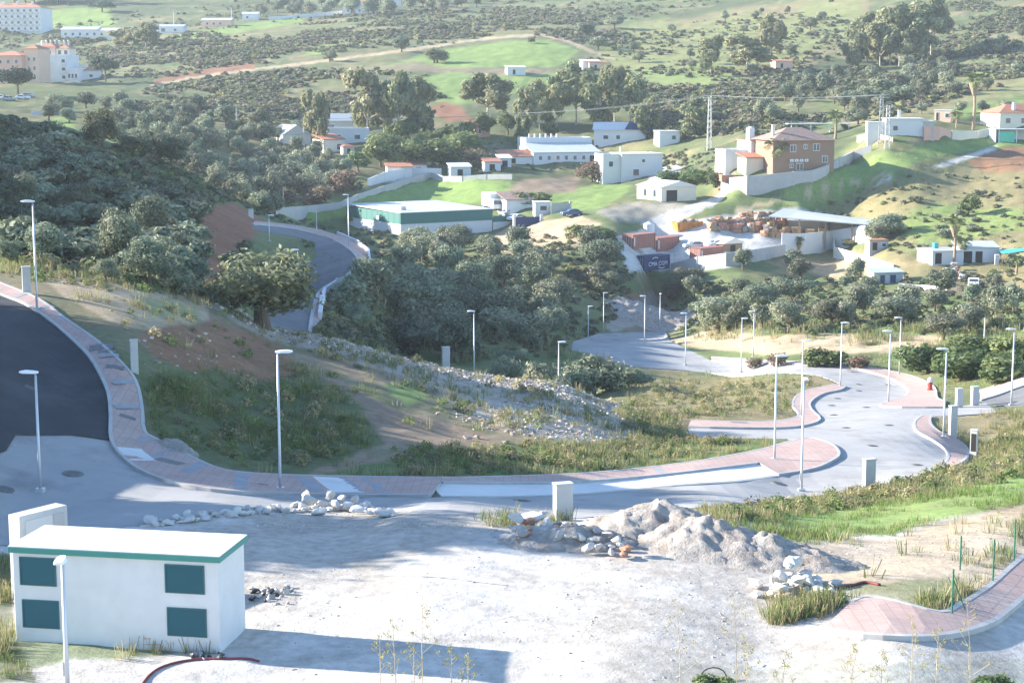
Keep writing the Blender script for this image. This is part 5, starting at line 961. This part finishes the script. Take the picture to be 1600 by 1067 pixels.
t, k = site('gabled_house', 'white gabled house with dark slate roof behind the long white house', 'house', 968, 224, -6); body(t,-7,7,0,10,3.6,M_white,'gable',M_white,2.0,.4); MB().add([(1.5,-.5,3.75),(9,-.5,3.6),(8,5,5.6),(2.5,5,5.75),(1.5,-.5,3.9),(9,-.5,3.75),(8,5,5.75),(2.5,5,5.9)], [(3,2,1,0),(4,5,6,7),(0,1,5,4),(1,2,6,5),(2,3,7,6),(3,0,4,7)]).build('slate_roof', M_blue, t); win(t,-4.5,-3,0,1,2.2); win(t,-1,.2,0,1,2.2)
t, k = site('small_white_house', 'small white flat-roofed house next to the gabled house', 'house', 1048, 226, 10); body(t,-3,2.4,0,6,3.4,M_white,'flat',M_white,over=.2); win(t,.2,1.4,0,1.2,2.4)
t, k = site('farm_shed', 'white gable-roofed farm shed at the foot of the scrub slope', 'shed', 464, 226, 30); body(t,-4,4,0,10,2.6,M_white,'gabley',M_sheet,2.6,.3); win(t,-1,1,0,.2,2.2,M_curt)
t, k = site('farm_building', 'cream farm store with orange roof below the slender eucalyptus', 'shed', 524, 238, 25); body(t,-3.2,2.6,0,9,3.2,M_cream,'mono',M_tile,1.2,.3); win(t,.4,1.6,0,.6,2.2)
t, k = site('farm_building', 'white farm house wing with terrace under the tall eucalyptus', 'house', 548, 224, 10); body(t,-6,5,0,9,3.4,M_white,'flat',M_white,over=.1,parapet=.7); win(t,-4,-2.6,0,1,2.3); win(t,1,2.6,0,1,2.3)
t, k = site('farm_building', 'pale blue roofed barn behind the farm house wing', 'barn', 527, 206, 12); body(t,-5,5,0,8,3,M_white,'gable',M_sheet,2.0,.3); win(t,-2,-.8,0,1,2)
t, k = site('round_hut', 'little hut with dark red roof among the olives', 'hut', 545, 243, 20); body(t,-1.5,1.5,0,2.6,2.2,M_cream,'hip',M_tile,.7,.4); win(t,-.5,.5,0,0,1.8,M_darkin,M_cream,'doorway')
t, k = site('brick_house', 'small brick house with chimney above the green garden trees', 'house', 754, 215, 30); body(t,-2.4,2.4,0,5,3.4,M_brickr,'mono',M_tile,1.0,.3); MB().box(1.4,2.2,1,1.8,3.5,6).build('chimney', M_brickr, t); win(t,-1.4,-.4,0,1,2.4)
t, k = site('red_roof_shed', 'low shed with bright terracotta roof beside the long white house', 'shed', 815, 257, 20); body(t,-5,3.4,0,5,1.9,M_white,'mono',M_tile,1.5,.4); win(t,-3,-1.5,0,.2,1.6,M_darkin)
for u, v, l, w, m_ in [(625,276,'long low shed with red roof above the grey meadow wall',6,M_tile),(655,272,'white shed with orange roof above the grey meadow wall',4,M_tile),(720,276,'small white flat shed at the top of the green meadow',5,M_white),(770,268,'orange-roofed shed among the allotment fences',4,M_tile),(790,262,'white allotment shed beside the orange-roofed shed',3,M_white)]:
    t, k = site('allotment_shed', l, 'shed', u, v, 12); body(t,-w/2,w/2,0,4,2.2,M_white,'mono',m_,.8,.3); win(t,-.9,.6,0,.1,1.8,M_darkin,M_white,'doorway')
# right hillside
t, k = site('white_house', 'white hillside house with chimney above the lattice pylons', 'house', 1416, 212, -6); body(t,-4.5,3.6,0,8,3.6,M_white,'flat',M_white,over=.2); body(t,-8.4,-4.52,1,6,2.8,M_white,'flat',M_white,over=.1,name='side_wing'); MB().box(-1.6,-1,3,3.6,3.6,5.6).build('chimney', M_white, t); win(t,-3,-1.8,0,1,2.2); body(t,3.61,6,0,8,3.0,M_block,'flat',M_sheet,over=.2,name='block_wing')
t, k = site('roof_hut', 'small pink cube hut on the slope behind the white hillside house', 'hut', 1471, 190, -25); body(t,-1.8,2.2,0,3,2.6,M_peach,'flat',M_white,over=.1); win(t,-1.4,-.7,0,.1,2.2,M_darkin,M_white,'doorway'); win(t,.8,1.8,0,.9,2)
t, k = site('red_roof_house', 'white house with red tiled roof at the orchard edge', 'house', 1588, 200, 15); body(t,-4.5,8,0,9,3.6,M_cream,'hip',M_tile,2.0,.5); MB().box(-.4,.3,1,1.7,4,6).build('chimney', M_white, t); win(t,-3,-1.6,0,1,2.4); win(t,1.2,2.6,0,1,2.4)
t, k = site('carport', 'pale roofed carport with green cloth curtain beside the white path', 'carport', 1584, 223, 6); MB().box(-4.6,7,-.3,4,2.9,3.1).build('roof', M_sheet, t); MB().box(-4.4,6.8,3.6,3.8,-2,2.89).build('back_wall', M_white, t); MB().box(-4.4,-4.2,0,3.6,-2,2.89).build('side_wall', M_white, t); MB().box(-3.4,.2,.1,.2,-.5,2.5).build('curtain', M_curt, t); [MB().box(x-.08,x+.08,-.1,.1,-2,2.89).build('post', M_frame, t) for x in (-3.6,.6,4.5)]
t, k = site('ruined_house', 'dilapidated white bungalow behind the two palms', 'house', 1480, 414, 12); body(t,-2.8,3.0,0,6,2.3,M_white,'flat',M_sheet,over=.15); win(t,-2.4,-1,0,.1,2.2,M_darkin,M_frame,'doorway'); MB().box(-.6,.2,4,4.8,2.5,3.4).build('roof_tank', M_tarp, t)
t, k = site('ruined_house', 'white open-fronted outbuilding beside the two palms', 'outbuilding', 1530, 410, 2); body(t,-3.6,3.4,0,4,2.4,M_white,'mono',M_sheet,.8,.2); win(t,-2.9,-1.2,0,-.2,2.0,M_darkin,M_white,'doorway'); win(t,-.8,.6,0,-.2,2.0,M_darkin,M_white,'doorway')
t, k = site('tarpaulin_shelter', 'turquoise tarpaulin shelter at the edge of the dilapidated plot', 'shelter', 1588, 412, -10); MB().add([(-2.6,-1,1.7),(4,-1,2.5),(4,3,2.6),(-2.6,3,2.0),(-2.6,-1,1.76),(4,-1,2.56),(4,3,2.66),(-2.6,3,2.06)], [(3,2,1,0),(4,5,6,7),(0,1,5,4),(1,2,6,5),(2,3,7,6),(3,0,4,7)]).build('tarpaulin', M_tarp, t); [MB().tube([(x,y,-.5),(x,y,z)], .05, 6).build('post', M_wood, t) for x, y, z in ((-2.4,-.9,1.7),(3.8,-.9,2.5),(-2.4,2.8,2),(3.8,2.8,2.6))]; MB().box(-3.6,-2.9,-.5,.4,-.8,1.5).build('side_wall', M_white, t)
t, k = site('garden_shed', 'small blue-grey garden shed inside the low curving white wall', 'shed', 1374, 393, 10); body(t,-1.9,1.7,0,2.4,2.0,M_block,'flat',M_tile,over=.1); win(t,-1.4,-.4,0,.2,1.7,M_darkin,M_wood,'doorway'); win(t,.4,1.3,0,.8,1.6)
t, k = site('blue_shack', 'makeshift shack with blue doors on the brown plot', 'shack', 1388, 443, 15); body(t,-2.6,2.6,0,2.6,1.7,M_sheet,'mono',M_sheet,.5,.3); win(t,-1.6,-.6,0,0,1.5,M_blue,M_block,'door'); win(t,.2,1.4,0,0,1.5,M_blue,M_block,'door')
# --- far buildings
t, k = site('apartment_block', 'big white apartment block with red tiled roof on the far hill', 'apartment block', 26, 50, -8); fl = 3.0
rf = body(t,-17,13,0,14,11.6,M_white,'hip',M_tile,2.4,.5)
for f in range(4):
    for i in range(9): x = -15.6+i*3.2; win(t,x,x+1.5,0,f*2.9+.6,f*2.9+2.2); MB().box(x-.3,x+1.9,-1.0,-.06,f*2.9+.1,f*2.9+.9).build('balcony', M_white, t)
for x in (-9,-2,6): MB().box(x,x+1,5,6,12,15).build('chimney', M_white, t)
t, k = site('apartment_building', 'white and pink stepped apartment building with a roof pavilion', 'apartment building', 84, 128, -12)
body(t,-4,5,0,10,8.6,M_white,'flat',M_white,over=.08,parapet=.7); body(t,-11,-4.02,-1,9,7.0,M_pink,'hip',M_tile,1.0,.3,name='pink_wing'); body(t,-7,-.5,3,11,12.2,M_peach,'hip',M_tile,1.4,.4,name='upper_wing'); body(t,-.4,4.6,3.5,9,11.6,M_cream,'hip',M_tile,1.2,.5,name='pavilion'); body(t,5.02,9.6,0,8,4.2,M_white,'flat',M_white,over=.05,parapet=.6,name='terrace_wing')
for f in range(3):
    for x in (-9.8,-6.6): win(t,x,x+1.1,-1,f*2.4+.5,f*2.4+1.8)
    for x in (-3.2,3.2): w_ = win(t,x,x+1.4,0,f*2.8+.5,f*2.8+2.2); MB().box(x-.2,x+1.6,-.7,-.08,f*2.8+.2,f*2.8+1.0).build('balcony', M_white, w_)
for x in (-6,-3.4): win(t,x,x+1.3,3,9.4,11)
for x in (.2,2.6): win(t,x,x+1.4,3.5,9.4,11)
for i in range(3): win(t,5.5+i*1.3,6.4+i*1.3,0,1.2,2.8)
for i in range(7): MB().tube([(-8+i*1.7,8,12),(-8+i*1.7,8,14.6)], .35, 8).build('chimney', M_white, t)
t, k = site('apartment_building', 'pink apartment building with tiled roof beside the umbrella pine', 'apartment building', 10, 132, -14); body(t,-7,6,0,12,9.5,M_pink,'hip',M_tile,1.6,.4); body(t,6.02,11,2,10,11.8,M_peach,'hip',M_tile,1.2,.4,name='side_wing')
for f in range(3):
    for x in (-5.5,-2.6,.4,3.4): win(t,x,x+1.3,0,f*3+.7,f*3+2.2)
    for x in (7,9): win(t,x,x+1.1,2,f*3+1.6,f*3+3)
t, k = site('white_villa', 'low white villa with tiled roof beside the stepped apartments', 'house', 136, 125, 5); body(t,-5,4,0,7,3.2,M_white,'hip',M_tile,1.2,.4); win(t,-3,-1.6,0,.8,2); win(t,.8,2.2,0,.8,2); [MB().box(x,x+.7,3,3.7,3.6,5.6).build('chimney', M_white, t) for x in (-3,-1,2)]
t, k = site('long_barn', 'long white single-storey barn with grey roof on the far green field', 'barn', 142, 61, -4); body(t,-14,3,0,9,4.2,M_white,'gable',M_sheet,1.4,.3); body(t,3.02,15,0,8,3.8,M_cream,'gable',M_white,1.2,.3,name='yellow_wing'); [win(t,-12.5+i*3.4,-11.2+i*3.4,0,1.4,2.8) for i in range(8)]
t, k = site('far_barn', 'low white barn beside the bare trees on the far field', 'barn', 265, 52, -5); body(t,-6.5,6.5,0,7,3,M_white,'gable',M_sheet,1,.3); win(t,-4,-2,0,.5,2.2); win(t,2,3.4,0,.8,2)
t, k = site('far_house', 'far orange-walled house under dark trees', 'house', 338, 42, -4); body(t,-7,7,0,7,3,M_peach,'gable',M_sheet,1.2,.4); [win(t,-5+i*3.2,-3.8+i*3.2,0,.8,2) for i in range(3)]
t, k = site('far_house', 'far white cottage at the end of the green strip field', 'house', 391, 32, 0); body(t,-4,4,0,6,3,M_white,'gable',M_sheet,1.2,.3); win(t,-2,-.8,0,.8,2)
t, k = site('far_house', 'white farmhouse with terraces on the far ridge road', 'house', 560, 22, -5); body(t,-8,7,0,8,3.4,M_white,'flat',M_white,over=.1,parapet=.6); body(t,-2,4,3,8,6.4,M_white,'hip',M_tile,1.2,.3,name='upper_wall'); [win(t,-6+i*3,-4.8+i*3,0,.9,2.2) for i in range(4)]
t, k = site('far_house', 'tiny white house behind the far ridge farm', 'house', 618, 12, 0); body(t,-3,3,0,5,4,M_white,'hip',M_tile,1,.3); win(t,-1,.4,0,1,2.4)
for u, v, l in [(935,110,'small pink-walled hut above the eucalyptus clump'),(1226,108,'peach-walled hut hidden in bushes on the hillside'),(808,118,'white hut on the green field edge'),(925,108,'low white wall hut above the eucalyptus clump')]: t, k = site('field_hut', l, 'hut', u, v, 10); body(t,-3.4,3,0,5,2.6,M_peach if 'p' in l.split()[1][:1] or 'peach' in l else M_white,'mono',M_tile if 'pink' in l or 'peach' in l else M_white,.7,.3); win(t,-1.6,-.5,0,.2,2,M_darkin,M_white,'doorway')
# --- poles and wires
TOPS = {}
def pole(key, u, vb, vt, label, kind='lattice', Y=None):
    t, k = site('power_pole', label, 'power pole', u, vb, random.uniform(-10, 10), Y); h = (vb-vt)*k; TOPS[key] = Vector((t.location.x, t.location.y, t.location.z+h))
    if kind == 'lattice':
        m = MB(); w0, w1 = .55, .28
        for sx in (-1, 1):
            for sy in (-1, 1): m.bar((sx*w0,sy*w0*.8,-1),(sx*w1,sy*w1*.8,h),.12)
        n = int(h/1.3)
        for i in range(n):
            z0, z1 = i*h/n, (i+1)*h/n; a = w0+(w1-w0)*z0/h; b = w0+(w1-w0)*z1/h; s = 1 if i % 2 else -1
            for sy in (-1, 1): m.bar((-a*s,sy*a*.8,z0),(b*s,sy*b*.8,z1),.08); m.bar((sy*a,-a*.8*s,z0),(sy*b,b*.8*s,z1),.08)
        m.build('mast', M_conc, t)
    else: MB().tube([(0,0,-1),(0,0,h)], [.24,.14], 10).build('mast', M_conc if kind == 'concrete' else M_wood, t)
    MB().box(-1.6,1.6,-.08,.08,h-.35,h-.18).build('crossarm', M_conc, t)
    for x in (-1.5,0,1.5): MB().tube([(x,0,h-.18),(x,0,h+.35)], [.09,.06], 6).build('insulator', M_glass, t)
for a in [('a',1108,236,153,'tall concrete lattice power pole beside the eucalyptus'),('b',1376,224,152,'taller of the two concrete pylons beside the villa'),('c',1386,234,166,'shorter of the two concrete pylons beside the villa'),('d',812,233,180,'wooden power pole with crossarm next to the cypresses','wood'),('e',475,230,188,'pale concrete power pole in front of the farm shed','concrete'),('f',370,197,165,'concrete power pole on the scrub slope','concrete'),('g',38,54,30,'concrete pole behind the stepped apartments','concrete'),('h',272,50,17,'power pole beside the far white barn','concrete'),('i',362,30,13,'power pole by the far cottage','concrete')]: pole(*a)
def wire(a, b, label):
    p, q = TOPS[a], TOPS[b]; t = thing('power_line', label, 'power line', p)
    for s in (-1.5,0,1.5): MB().tube([Vector((s,0,.35))+(q-p)*(i/12)-Vector((0,0,1))*(p-q).length*.012*4*(i/12)*(1-i/12) for i in range(13)], .022, 4).build('cable', M_wire, t)
wire('a','b','overhead cables from the tall lattice pole to the pylons'); wire('d','a','overhead cables from the wooden pole to the lattice pole'); wire('e','d','overhead cables from the farm pole to the wooden pole')
# --- palms
def palm(u, vb, vt, wpx, label, skirt=True):
    t, k = site('palm_tree', label, 'palm', u, vb); h = (vb-vt)*k; r = wpx*k*.5; hz = h-r*.7; w = max(.18, r*.12)
    MB().tube([(0,0,-.3),(.02*h,0,hz*.5),(0,0,hz)], [w*1.3,w,w*.9], 9).build('trunk', M_palmt, t)
    if skirt: MB().tube([(0,0,hz-r*1.1),(0,0,hz-.1)], [w*1.2,r*.5], 10).build('dead_frond_skirt', M_palmt, t)
    m = MB(); n = 7
    for s in (-1, 1):
        for i in range(n):
            x = r*(.15+.85*i/n); z = r*(.5*math.sin(math.pi*x/r*.75)-.30*(x/r)**2); l = r*.30*(1-.5*abs(i/n-.4)); m.add([(x,0,z),(x+r*.11,0,z+.0),(x+r*.16,s*l,z-l*.5),(x+r*.10,s*l,z-l*.52)], [(0,1,2,3)])
    fm = m.mesh('frond'); fm.materials.append(M_palm)
    for i in range(26):
        o = link(bpy.data.objects.new('frond', fm), t); o.location = (0, 0, hz); o.rotation_euler = (random.uniform(-.2,.2), [-.9,-.45,0,.5][i % 4]+random.uniform(-.15,.15), i*2.399)
for a in [(1520,203,118,36,'tall thin palm with a brown skirt behind the cream garden wall'),(1490,416,340,34,'tall palm standing in front of the dilapidated bungalow'),(1503,412,372,32,'shorter palm beside the tall one at the bungalow'),(1212,277,222,44,'bushy palm in front of the ochre villa'),(1305,218,176,30,'palm behind the ochre villa next to the long pergola'),(1494,200,176,22,'small palm beside the salmon pink wall'),(1248,398,372,20,'young palm at the foot of the tall white yard wall'),(1588,428,400,24,'young palm beside the turquoise tarpaulin')]: palm(*a, skirt='tall' in a[4])
# --- hydrant
p = G(1453, 612); t = thing('fire_hydrant', 'red and white hydrant on the outer pavement of the bend', 'hydrant', (p.x, p.y, float(hs_(p.x, p.y))+.15)); h = 1.15; MB().tube([(0,0,-.1),(0,0,.1),(0,0,.12),(0,0,h*.65)], [.26,.26,.2,.2], 12).build('barrel', M_redp, t); MB().tube([(0,0,h*.65),(0,0,h*.9),(0,0,h)], [.22,.22,.1], 12).build('bonnet', M_paintw, t); [MB().tube([(s*.15,0,h*.5),(s*.34,0,h*.5)], .09, 8).build('outlet', M_paintw, t) for s in (-1, 1)]
# --- wire fence by the near pavement
PX = [(1487,965,889),(1522,916,866),(1551,914,842),(1584,882,811),(1625,842,775)]; pb = [G(u, b) for u, b, _ in PX]; pb[1] = GH(1522, 57.5); t = thing('wire_fence', 'green-posted wire fence along the near pink pavement', 'fence', pb[0]); tops = []
for q, (u, b, tp) in zip(pb, PX):
    o = q-pb[0]; h = max(1.2, min(1.7, float(ray(u, tp)[1])*q.y+CZ-q.z)); MB().tube([o-Vector((0,0,.4)), o+Vector((0,0,h))], .03, 8).build('post', M_gpost, t); tops.append((o, h))
MB().tube([tops[0][0]+Vector((0,0,tops[0][1]*.8)), tops[0][0]+Vector((.55,.5,.1))], .022, 6).build('brace', M_gpost, t)
m = MB()
for (a, ha), (b, hb) in zip([tops[0],tops[2],tops[3]], [tops[2],tops[3],tops[4]]):
    n = int((b-a).length/.25)
    for i in range(n+1): q = a+(b-a)*i/n; m.tube([q+Vector((0,0,.05)), q+Vector((0,0,1.25))], .0018, 3, cap=False)
    for j in range(6): m.tube([a+Vector((0,0,.05+j*.24)), b+Vector((0,0,.05+j*.24))], .0018, 3, cap=False)
m.build('wire_mesh', M_wire, t)
# --- leaning reinforcement mesh, conduits
p = G(250, 1013); t = thing('steel_mesh_panel', 'rusty steel mesh panel leaning on the white transformer house wall', 'mesh panel', p, R(3)); m = MB()
for i in range(6): m.tube([(-.45+i*.16,-.15,0),(-.45+i*.16,.12,.62)], .006, 4)
for j in range(5): m.tube([(-.47,-.15+j*.067,j*.155),(.37,-.15+j*.067,j*.155)], .006, 4)
m.build('bars', M_orange, t)
def tube_px(name, label, px, r, m, lift=None, cat='pipe'):
    P_ = cast([q[0] for q in px], [q[1] for q in px], HG); mb = MB(); mb.tube([Vector(q)+Vector((0,0,r*.8+(lift[i] if lift else 0))) for i, q in enumerate(P_)], r, 8); return tag(mb.build(name, m, None, True), label, cat)
tube_px('conduit', 'dark red corrugated conduit curving over the dust by the transformer house', smooth_poly([(215,1090),(225,1066),(245,1047),(275,1036),(310,1031),(340,1030),(385,1030),(405,1034)], 5), .036, M_pipe)
tube_px('conduit', 'dark red conduit lying beside the white rock pile', smooth_poly([(1310,920),(1335,915),(1352,911),(1375,915)], 4), .05, M_pipe); tube_px('cable', 'thin dark cable lying across the dusty lot', smooth_poly([(600,899),(680,902),(750,910),(795,915)], 4), .010, M_wire, None, 'cable')
tube_px('hose_hoop', 'black hose hoop sticking out of weeds at the lot edge', smooth_poly([(1092,1062),(1100,1056),(1115,1054),(1130,1056),(1138,1064)], 4), .016, M_rubber, [.2*math.sin(math.pi*i/16) for i in range(17)], 'hose')
# --- boulders, rubble and spoil heaps
RP = []
for i, (rv, rf_) in enumerate(rock_protos(7, 900, 2)):
    me = np_mesh('boulder', rv, rf_); me.shade_flat(); RP.append(me)
def boulder(u, v, s, m, label, group, up=0.0):
    p = cast([u], [v], HG)[0]; me = random.choice(RP); key = (me.name, m.name)
    if key not in RC: q = me.copy(); q.materials.append(m); RC[key] = q
    o = bpy.data.objects.new('boulder', RC[key]); link(o); o.location = (p[0], p[1], float(hg(p[0], p[1]))+s*.22+up); o.scale = (s*random.uniform(.85,1.2), s*random.uniform(.8,1.1), s*random.uniform(.8,1.1)); o.rotation_euler = (random.uniform(-.4,.4), random.uniform(-.4,.4), random.uniform(0,6.3)); return tag(o, label, 'boulder', group)
RC = {}
b1 = 'white limestone boulder of the row between road and dusty lot'
for i in range(110): f = i/109; u = 232+f*385+random.uniform(-6,6); v = float(np.interp(u, [230,330,420,480,560,620], [820,806,798,794,796,804]))+random.uniform(-4,6); boulder(u, v, random.uniform(.22,.6)*(1.2 if 470 < u < 600 else 1), M_stone, b1, 'boulders along the lot edge')
for u, v, s, up in [(485,787,.95,.25),(505,790,.9,.2),(525,792,1.0,.25),(545,793,.8,.2),(515,786,.8,.55),(535,790,.7,.55),(478,784,.8,.5),(560,797,.9,.05),(580,800,.8,0),(600,803,.85,0),(500,799,.9,0),(445,797,.7,.1),(555,789,.7,.4)]: boulder(u, v+6, s*.72, M_stone, b1, 'boulders along the lot edge', up*.7)
def heap(name, label, u, v, rx, ry, h, m, seed, rot=0.0, rough=.18):
    p = cast([u], [v], HG)[0]; n, k = 72, 26; V = [(p[0], p[1], 0)]; rr = 0
    xs, ys = [], []; c, s = math.cos(rot), math.sin(rot)
    for j in range(1, k+1):
        for i in range(n): a = 6.2832*i/n; rad = (j/k)*(0.85+.35*float(vnoise(np.array(math.cos(a)*1.6+7), np.array(math.sin(a)*1.6+7), seed))); x, y = rx*rad*math.cos(a), ry*rad*math.sin(a); xs.append(x*c-y*s); ys.append(x*s+y*c)
    X = np.array([0]+xs)+p[0]; Y_ = np.array([0]+ys)+p[1]; q = np.array([0]+[j/k for j in range(1, k+1) for i in range(n)])
    prof = np.clip(1-q**1.5, 0, 1)**1.5; Z = hg(X, Y_)-.12+h*prof+(fbm(X*1.1, Y_*1.1, seed)-.5)*h*rough*1.6*np.minimum(1, (1-q)*3)+(fbm(X*4, Y_*4, seed+3)-.5)*.34*np.minimum(1, (1-q)*4+.15)
    F = [(0, 1+i, 1+(i+1) % n) for i in range(n)]; me = bpy.data.meshes.new(name)
    for j in range(k-1):
        for i in range(n): a, b = 1+j*n+i, 1+j*n+(i+1) % n; F.append((a, a+n, b+n, b))
    me.from_pydata(list(zip(X.tolist(), Y_.tolist(), Z.tolist())), [], F); me.materials.append(m); o = mesh_obj(name, me, None, None, True); return tag(o, label, 'earth heap')
heap('spoil_heap', 'brown-grey spoil heap with a dug face behind the rubble pile', 1030, 838, 4.6, 2.6, 1.4, M_heap, 5, -.1); heap('spoil_heap', 'grey gravel heap in front of the spoil heap at the lot edge', 1110, 858, 4.6, 2.4, 1.2, M_heap, 6, -.35); heap('spoil_heap', 'low tail of spoil running down towards the lawn', 1200, 872, 3.8, 2.2, .95, M_heap, 8, -.3)
heap('spoil_heap', 'pale low gravel heap below the rubble pile', 900, 850, 3.2, 1.8, .8, M_heap, 9); heap('spoil_heap', 'grey spoil heap at the foot of the road cut', 1025, 512, 9, 7, 3.4, M_heap, 11)
b2 = 'broken grey stone in the mixed rubble pile beside the spoil heap'; b3 = 'white boulder in the mixed rubble pile beside the spoil heap'
for i in range(75): f = random.random(); u = 800+f*180; v = 842+f*24+random.uniform(-16,8); boulder(u, v, random.uniform(.2,.62), [M_grey,M_stone,M_stone,M_grey,M_brickr][i % 5], [b2,b3,b3,b2,'piece of broken brick in the mixed rubble pile beside the spoil heap'][i % 5], 'stones of the rubble pile', random.uniform(0,.5))
for u, v, s, up in [(822,826,1.0,.2),(835,832,.9,.45),(812,838,.8,.1),(855,842,.8,.4),(845,828,.8,.4)]: boulder(u, v, s, M_stone, b3, 'stones of the rubble pile', up)
heap('rubble_core', 'core of the mixed rubble pile beside the spoil heap', 870, 848, 2.9, 1.3, .75, M_grey, 14, -.2)
for i in range(42): u = 1240+random.gauss(0,30); v = 925+random.gauss(0,9); boulder(min(max(u,1180),1305), v, random.uniform(.3,.75), M_stone, 'white boulder of the heap behind the straw grass clump', 'boulders behind the grass clump', max(0, .7-abs(u-1235)/60)*random.random())
for i in range(26): boulder(random.uniform(385,462), random.uniform(918,944), random.uniform(.12,.34), [M_grey,M_stone,M_black][i % 3], ['grey rubble lump beside the transformer house','white rubble lump beside the transformer house','black plastic scrap beside the transformer house'][i % 3], 'rubble beside the transformer house')
for i in range(14): boulder(random.uniform(292,362), random.uniform(1021,1031), random.uniform(.14,.32), [M_black,M_grey][i % 2], ['black plastic scrap at the corner of the transformer house','grey stone at the corner of the transformer house'][i % 2], 'scraps at the transformer house corner')
for u, v, s in [(733,688,.6),(745,686,.6),(790,693,.5),(562,575,.9),(683,648,.4),(800,655,.5)]: boulder(u, v, s, M_heap, 'brown earth clod on the bare soil path of the slope', 'earth clods on the slope')
for i in range(40): boulder(1485+random.gauss(0,9), 432+random.gauss(0,6), random.uniform(.6,1.3), [M_stone,M_grey,M_brickr][i % 3], ['white','grey','reddish'][i % 3]+' lump of demolition rubble below the tall palm', 'demolition rubble below the palm', random.random()*1.2)
heap('earth_bank', 'pale concrete-edged earth ramp beside the bend of the long pavement', 274, 703, 1.9, .8, .7, M_heap, 21, -.6)
# --- tall weed stalks and bushes at the lot edge
def stalk(u, vt, label, Y=44.0, lean=0.0, bare=False):
    x0 = GH(u, Y); h = float(ray(u, vt)[1])*Y+CZ-float(hg(x0.x, x0.y)); h = max(.6, min(3.4, h)); t = thing('weed_stalk', label, 'weed', (x0.x, x0.y, float(hg(x0.x, x0.y))), random.uniform(0,6.28), 'tall weed stalks at the lot edge'); m = MB(); hd = MB(); rg = random.Random(int(u))
    m.tube([(0,0,-.1),(lean*h*.3,.02,h*.5),(lean*h,0,h)], [.014,.011,.005], 5)
    for i in range(11):
        f = .25+.7*i/11; a = rg.uniform(0,6.28); l = h*.20*(1.1-f); b = Vector((lean*h*f,0,h*f)); e = b+Vector((math.cos(a)*l,math.sin(a)*l,l*.9)); m.tube([b,e], [.006,.003], 4)
        for k in range(9): d = Vector((rg.gauss(0,.04),rg.gauss(0,.04),rg.gauss(.02,.03))); hd.bar(e+d, e+d+Vector((rg.gauss(0,.03),rg.gauss(0,.03),.035)), .016, .01)
    m.build('stem', M_drystem, t); tag(hd.build('seed_head', M_seed, t), kind='stuff')
M_drystem = mat('dry_stem', (0.42,0.35,0.24), .9, .15, 3, 3, spec=.1); M_seed = mat('yellowish_seed_heads', (0.40,0.36,0.16), .9, .15, 3, 3, spec=.1, trans=.2)
for i, (u, vt) in enumerate([(585,990),(612,965),(655,935),(700,1000),(730,1020),(1075,930),(1168,922),(1450,955),(1490,975),(1548,885),(1350,1000),(1400,1010),(640,1005),(1240,1010),(1180,1000)]): stalk(u, vt, 'tall dry weed stalk with yellowish seed heads at the dusty lot edge', 43.8+.15*(i % 3), random.uniform(-.12,.12))
plant('green_bush', GH(1585, 45.2), .9, 1.5, 'small fresh green bush at the near road edge'); plant('green_bush', GH(1130, 45.0), .6, 1.2, 'small fresh green bush beside the black hose hoop'); 
for u, v, h in []: q = cast([u], [v], HG)[0]; plant('dry', q, h, 1.6, 'straw-coloured bush in front of the white boulder heap', 'straw bushes by the boulder heap')
# ------------------------------------------------------------------ haze
M_haze = bpy.data.materials.new('haze_air'); M_haze.use_nodes = True; hn = M_haze.node_tree.nodes; hn.remove(hn['Principled BSDF'])
pv = hn.new('ShaderNodeVolumePrincipled'); pv.inputs['Color'].default_value = (0.84, 0.92, 1.0, 1); pv.inputs['Density'].default_value = 0.00012; pv.inputs['Anisotropy'].default_value = 0.2
M_haze.node_tree.links.new(pv.outputs[0], hn['Material Output'].inputs['Volume'])
tag(MB().box(-1150, 1150, -30, 2650, float(mesh_z.min())-1.0, float(mesh_z.max())+14).build('haze', M_haze), 'pale blue haze hanging over the valley and hills', 'haze', kind='stuff')
